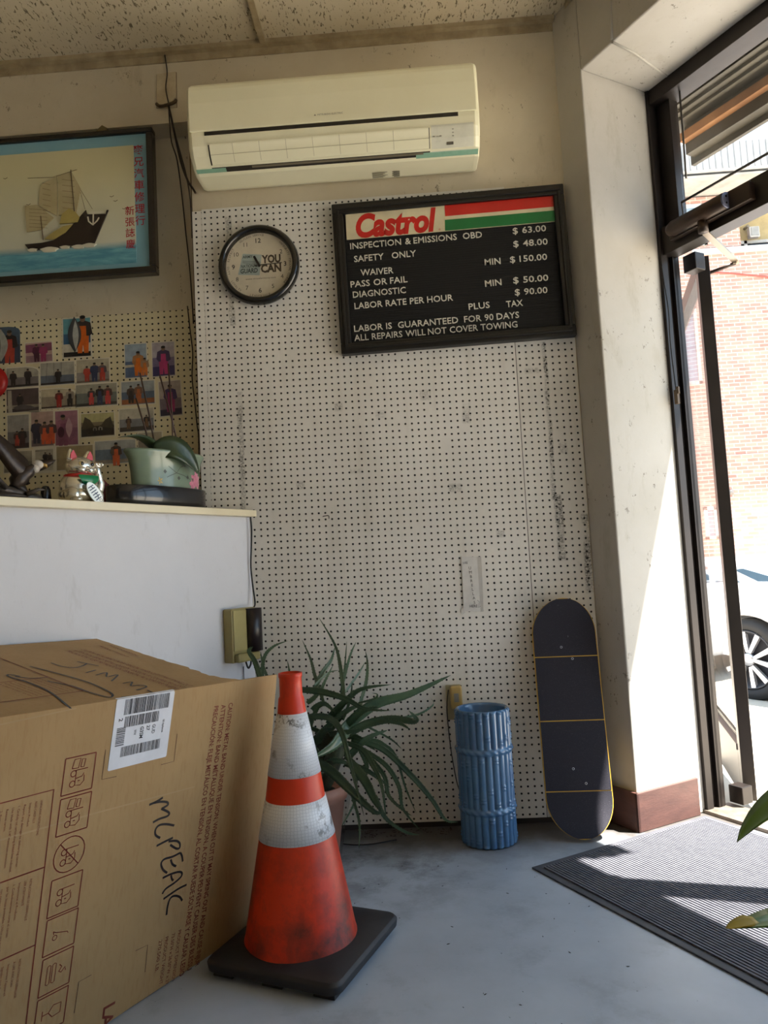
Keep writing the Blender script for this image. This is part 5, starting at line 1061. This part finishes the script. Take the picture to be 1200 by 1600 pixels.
# ================================================================== UMBRELLA STAND
uo = Vector((.990, -.150, 0)); us = thing('umbrella_stand', 'blue glazed ceramic umbrella stand moulded like bound bamboo', 'umbrella stand', uo)
def glaze():
    t = NT('blue glaze'); col = t.mix(t.ramp(t.noise(5, 4), .35, .7), lin((80, 121, 158)), lin((56, 96, 138)))
    col = t.mix(t.math('MULTIPLY', t.ramp(t.noise(60, 3, .6), .66, .72), .12), col, lin((150, 176, 196)))
    t.set(color=col, rough=.15, spec=.6, coat=.5); t.bump(t.noise(30, 3), .08, .002); return t.m
gz = glaze(); NA, NZ = 312, 150; HS = .458; rings = []
NR = 23; rn = random.Random(4); nodes = [[rn.uniform(.0, .10)+.135*k for k in range(8)] for _ in range(NR)]
for j in range(NZ+1):
    z = HS*j/NZ; ring_ = []
    for i in range(NA):
        a = 2*pi*i/NA; u = a/(2*pi)*NR; k = int(u) % NR; f = u-int(u)
        r = .0880 + .0100*sqrt(max(0, 1-(2*f-1)**2))
        nd = min(abs(z-q) for q in nodes[k]); r += .0036*(math.exp(-((nd-.0045)/.003)**2)+math.exp(-((nd+.0045)/.003)**2)-.3*math.exp(-(nd/.003)**2))*(sin(pi*f))
        for zb in (.120, .322):
            dz = (z-zb)/.0095
            if abs(dz) < 1.6:
                tw = .5+.5*sin(u*2*pi + dz*2.0)
                r = max(r, .0915 + .0095*sqrt(max(0, 1-(dz/1.2)**2)) + .0034*tw*math.exp(-dz*dz)) if abs(dz) < 1.2 else r
        if j == 0: r = .088
        if j == NZ: r = .094
        ring_.append(uo + Vector((cos(a)*r, sin(a)*r, z+.001)))
    rings.append(ring_)
for r, z in ((.092, .462), (.086, .461), (.083, .452), (.082, .03), (.0001, .025)): rings.append([uo + Vector((cos(2*pi*i/NA)*r, sin(2*pi*i/NA)*r, z)) for i in range(NA)])
m = MB(); m.loft(rings); tag(m.build('vessel', gz, us))

# ================================================================== SKATEBOARD
s0 = Vector((1.312, -.172, .004)); s1 = Vector((1.322, -.022, .822)); SL = (s1-s0).length; su = (s1-s0).normalized()
sr = (X - su*X.dot(su)).normalized(); sn = sr.cross(su).normalized()   # toward the viewer
sk = thing('skateboard', 'skateboard deck standing on end in the corner, dark grip tape in four panels', 'skateboard', s0)
def kick(v): # rise of nose and tail out of the deck plane
    q = max(0, .15-v/1.0, v-(SL-.15)); return q*q*1.7
def SK(x, v, o): return s0 + sr*x + su*v + sn*(o + kick(v))
HW = .1175
def hw(v):
    e = .130
    if v < e: return HW*sqrt(max(0, 1-((e-v)/e)**2))
    if v > SL-e: return HW*sqrt(max(0, 1-((v-SL+e)/e)**2))
    return HW
def deckmesh(v0, v1, o0, o1, shrink=0.0):
    m = MB(); rows = []; n = 40
    vs = [v0+(v1-v0)*(.5-.5*cos(pi*i/n)) for i in range(n+1)]
    for v in vs:
        w = max(.0008, hw(v)-shrink); rows.append([SK(x*w, v, o0) for x in (-1, -.5, 0, .5, 1)] + [SK(x*w, v, o1) for x in (1, .5, 0, -.5, -1)])
    m.loft(rows, sm=False); return m
m = deckmesh(0, SL, -.011, 0); m.build('deck', M('yellow stained maple', (206, 166, 60), .45, (186, 142, 50), 12, stretch=(1, 1, 6)), sk, recalc=True)
def grip():
    t = NT('navy black grip tape'); g = t.ramp(t.noise(420, 2, .7), .62, .72)
    col = t.mix(t.math('MULTIPLY', g, .35), lin((40, 39, 48)), lin((112, 112, 122)))
    sc = t.math('MULTIPLY', t.ramp(t.noise(60, 4, .8, t.scale((1, 1, .35))), .68, .74), t.ramp(t.noise(7, 2), .5, .6))
    col = t.mix(sc, col, lin((150, 150, 156))); t.set(color=col, rough=.8, spec=.3); t.bump(t.noise(420, 2, .6), .6, .001); return t.m
gm = grip()
for v0, v1 in ((.003, .151), (.1545, .391), (.3945, .619), (.6225, SL-.003)): deckmesh(v0, v1, .0003, .0013, .0028).build('grip_tape', gm, sk, recalc=True)
for x, v in ((-.015, .655), (.022, .612), (-.012, .228), (.028, .178)):
    m = MB(); p = SK(x, v, .0014); m.lathe([(.0028, 0), (.0044, 0), (.0044, .0008), (.0028, .0008)], 16, p, ax=(sr, su, sn)); m.build('bolt_hole', M('pale hole rim', (196, 198, 206), .4), sk)

# ================================================================== WALL BITS
ow = thing('wall_outlet', 'beige outlet plate with a yellowed plug-in adapter above the blue stand', 'outlet', (.896, 0, .456))
m = MB(); m.prism(rrect(.870, .392, .928, .522, .004), (0, 0, 0), X, Z, .005); m.build('plate', M('aged ivory plate', (186, 176, 140), .4), ow, bevel=.001)
m = MB(); m.prism(rrect(.886, .436, .930, .520, .008), (0, -.005, 0), X, Z, .030); ad = m.build('adapter', M('yellowed adapter', (186, 156, 92), .4), ow, bevel=.006)
m = MB(); m.box((.899, -.0358, .462), (.917, -.0352, .494)); m.build('rating_label', M('grey label', (140, 138, 132), .5), ad)
m = MB(); m.lathe([(0, 0), (.014, 0), (.012, .025), (0, .026)], 16, (.912, -.005, .415), ax=(X, Z, -Yv)); m.build('black_plug', blackg, ow)
m = MB(); m.tube([(.880, -.012, .505), (.871, -.012, .44), (.873, -.012, .34), (.880, -.012, .25), (.893, -.03, .16), (.91, -.05, .12)], .0022, 6, smooth=4); tag(m.build('cable', M('dark grey wire', (70, 68, 64), .5), loc=(.88, -.012, .5)), 'thin wire curving from the outlet down behind the blue stand', 'cable')
m = MB(); m.tube([(.435, -.001, 1.187), (.437, -.010, 1.188), (.457, -.011, 1.1895), (.459, -.009, 1.186), (.4585, -.009, 1.177)], .0016, 7); tag(m.build('peg_hook', M('dark bent wire', (40, 34, 30), .5, metal=.4), loc=(.435, 0, 1.187)), 'small dark bent wire hook left in the pegboard right of the countertop', 'hook')
pn = thing('paper_note', 'torn white paper note about umbrellas taped to the pegboard', 'note', (.995, 0, .89))
m = MB(); m.add([(.960, -.004, 1.003), (1.020, -.002, 1.000), (1.020, -.0015, .79), (.957, -.004, .795), (1.036, -.005, .998), (1.032, -.004, .792)], [(3, 2, 1, 0), (2, 5, 4, 1)], 0); m.add([(.945, -.003, .80), (.957, -.0035, .812), (.962, -.004, .79), (.95, -.004, .782)], [(0, 3, 2, 1)], 0)
m.build('sheet', M('white note paper', (216, 214, 210), .6, (202, 200, 196), 20), pn)
m = MB(); pk = M('pen ink', (56, 54, 58), .6)
m.text('USE', (.965, -.0048, .975), X, Z, .008, .018, off=0)
for j, ch in enumerate('UMBRELLAS'): m.text(ch, (.990+.0012*j, -.0046, .953-.0164*j), X, Z, .0105, None, off=0, align='C')
m.text('HERE', (.980, -.0046, .808), X, Z, .0105, .030, off=0); m.stroke([(1.010, .835), (1.018, .828), (1.014, .806), (1.022, .812)], .0012, (0, -.0046, 0), X, Z, 0); m.build('handwriting', pk, pn)

# ================================================================== FLOOR MAT
mt = thing('floor_mat', 'dark ribbed rubber entrance mat partly lit by the sun', 'mat', W(-.1, .6, 0))
D0, D1, T0, T1 = -.505, .30, .030, 1.75
rubm = M('charcoal ribbed rubber', (76, 77, 84), .75, (60, 61, 68), 7, bump=.3, bs=200)
m = MB(); m.wbox(D0, D1, T0, T1, .001, .0055); m.build('border', rubm, mt, bevel=.002)
m = MB(); N_ = 66
for k in range(N_):
    d = D0+.03+(D1-D0-.06)*k/(N_-1); m.wbox(d-.0032, d+.0032, T0+.028, T1-.028, .0055, .0098)
m.build('ribs', M('charcoal rib carpet', (98, 99, 108), .9, (78, 79, 88), 60), mt)

# ================================================================== FOREGROUND PLANT (right edge)
fo = Vector((1.66, -1.78, 0)); fp = thing('foliage_plant', 'leafy green plant reaching in at the right edge of the frame', 'potted plant', fo)
m = MB(); m.lathe([(0, .002), (.12, .002), (.15, .26), (.16, .26), (.165, .30), (.15, .30), (.14, .26), (0, .25)], 40, fo); m.build('pot', terra, fp, recalc=True)
fg = M('bright leaf green', (92, 134, 44), .35, (70, 108, 34), 9, coat=.2); fy = M('yellowing leaf tip', (178, 160, 48), .45); fbn = M('dry brown leaf', (120, 84, 56), .7)
rf = random.Random(21)
def fleaf(p0, p1, p2, w, mat=fg):
    m = MB(); leaf(m, p0, p1, p2, w, th=.03, n=16, power='ovate', fold=.22); return m.build('leaf', mat, fp)
fleaf((1.36, -1.87, .685), (1.22, -1.90, .705), (1.150, -1.905, .630), .062)
l2 = fleaf((1.40, -1.84, .515), (1.24, -1.90, .545), (1.129, -1.905, .532), .060)
m = MB(); leaf(m, (1.165, -1.9032, .5395), (1.145, -1.905, .538), (1.1285, -1.9055, .5325), .030, th=.05, n=8, power=.6, fold=.1); m.build('leaf_tip', fy, l2)
fleaf((1.36, -1.86, .44), (1.24, -1.88, .45), (1.185, -1.9, .415), .04, fbn)
for k in range(16):
    a = rf.uniform(-.6, 3.6) - pi/2; r = rf.uniform(.10, .42); z = rf.uniform(.55, 1.30); p2 = fo + Vector((cos(a)*r + .16, sin(a)*r*1.0 + .05, z)); p0 = fo + Vector((cos(a)*.05+.05, sin(a)*.05, z*.75)); 
    if p2.x < 1.45: p2.x = 1.45 + rf.uniform(0, .1)
    m = MB(); m.tube([fo + Vector((0, 0, .25)), fo.lerp(p0, .6) + Z*.05, p0], .005, 6, smooth=3); m.build('stem', M('green stem', (84, 112, 52), .5), fp)
    fleaf(p0, p0.lerp(p2, .5) + Z*.10, p2, rf.uniform(.08, .13))
m = MB()
for q in ((1.36, -1.87, .685), (1.40, -1.84, .515), (1.36, -1.86, .44)): m.tube([fo + Vector((0, 0, .25)), Vector(q).lerp(fo+Vector((0, 0, .5)), .5), Vector(q)], .005, 6, smooth=3)
m.build('stem', M('green stem', (84, 112, 52), .5), fp)

# ================================================================== DOOR CLOSER AND SENSOR
dc = thing('door_closer', 'dark door closer on the transom bar with its jointed arm reaching the open door', 'door closer', W(.31, .2, 2.2))
cmx = M('worn bronze closer', (40, 34, 31), .4, (66, 48, 36), 10, metal=.4)
m = MB(); m.tube([W(.318, .075, 2.215), W(.318, .10, 2.215), W(.318, .33, 2.215)], [.020, .030, .030], 18); m.wbox(.325, .352, .07, .42, 2.18, 2.245); m.build('body', cmx, dc, bevel=.003)
m = MB(); m.tube([W(.318, .33, 2.215), W(.318, .336, 2.215)], .029, 18); ec = m.build('end_cap', M('blue grey end cap', (112, 116, 140), .4, metal=.3), dc)
m = MB()
for k in range(3): a = 2*pi*k/3; m.tube([W(.318+.014*cos(a), .334, 2.215+.014*sin(a)), W(.318+.014*cos(a), .3375, 2.215+.014*sin(a))], .004, 8)
m.build('screw', blackg, ec)
m = MB(); m.lathe([(0, 0), (.018, 0), (.018, .045), (0, .045)], 16, W(.322, .225, 2.145)); m.build('spindle', cmx, dc)
EL = Vector((2.160, .150, 2.150)); SP = W(.322, .225, 2.152); AT = DP(.10, .05, 2.125)
m = MB(); d = (EL-SP); q = d.cross(Z).normalized(); m.obox((EL+SP)/2, d*.5, q*.012, Z*.004); m.lathe([(0, -.012), (.012, -.012), (.012, .012), (0, .012)], 14, EL); m.build('arm', M('bare metal arm', (150, 136, 118), .35, metal=.7), dc)
m = MB(); m.tube([EL - Z*.008, AT], .0075, 8); m.obox(AT, DL*.03, DQ*.006, Z*.012); m.build('forearm', cmx, dc)
rod = M('thin grey rod', (96, 92, 86), .4, metal=.4)
m = MB(); m.tube([W(.375, .1, 2.330), W(.375, .9, 2.330)], .005, 8); m.tube([W(.375, .1, 2.33), W(.38, .1, 2.26)], .003, 6); m.tube([W(.375, .88, 2.33), W(.38, .88, 2.26)], .003, 6); tag(m.build('rod', rod, loc=W(.375, .1, 2.33)), 'thin grey rod running above the door closer across the transom glass', 'rod')
m = MB(); m.tube([W(.388, .125, 2.775), W(.388, .122, 2.50), W(.388, .12, 2.42)], .004, 8); tag(m.build('rod', rod, loc=W(.388, .125, 2.77)), 'short grey rod hanging inside the transom glass beside the frame', 'rod')
ds = thing('door_sensor', 'small brown contact sensor on the door frame with its cable', 'sensor', W(.343, .03, 1.58))
m = MB(); m.obox(W(.338, .032, 1.575), NV*.007, TV*.008, Z*.028); m.obox(W(.338, .040, 1.60), NV*.005, TV*.005, Z*.014); m.build('housing', M('brown sensor', (86, 66, 40), .5), ds, bevel=.002)
m = MB(); m.tube([W(.340, .030, 1.60), W(.340, .026, 1.68), W(.340, .022, 1.80), W(.340, .026, 1.92), W(.340, .016, 2.04), W(.340, .010, 2.13)], .0026, 7, smooth=5); m.build('cable', blk, ds)

# ================================================================== FLOOR LITTER
m = MB(); rl = random.Random(6)
for k in range(38):
    x, y = rl.uniform(.55, 1.25), rl.uniform(-1.2, -.3)
    a = rl.uniform(0, pi); s = rl.uniform(.0008, .0026)
    m.prism([(s*2*cos(a), s*2*sin(a)), (-s*.5*sin(a), s*.5*cos(a)), (-s*1.6*cos(a), -s*1.6*sin(a)), (s*.6*sin(a), -s*.6*cos(a))], (x, y, .0005), X, Yv, .0008)
for k in range(90):
    x, y = rl.uniform(.52, .86), rl.uniform(-.085, -.012); a = rl.uniform(0, pi); s = rl.uniform(.001, .0045)
    m.prism([(s*2*cos(a), s*2*sin(a)), (-s*.5*sin(a), s*.5*cos(a)), (-s*1.6*cos(a), -s*1.6*sin(a)), (s*.6*sin(a), -s*.6*cos(a))], (x, y, .0005), X, Yv, .0012)
tag(m.build('floor_litter', M('dry dark litter', (70, 58, 46), .9, (40, 34, 28), 40), loc=(.8, -.5, 0)), 'dark specks and dry leaf crumbs scattered on the floor', 'litter', kind='stuff')
m = MB(); m.tube([(.47, -.14, .003), (.52, -.155, .003), (.58, -.150, .003), (.66, -.12, .003)], .002, 6, smooth=5); tag(m.build('wire', blk, loc=(.5, -.14, .003)), 'thin dark wire lying on the floor beside the aloe pot', 'wire')
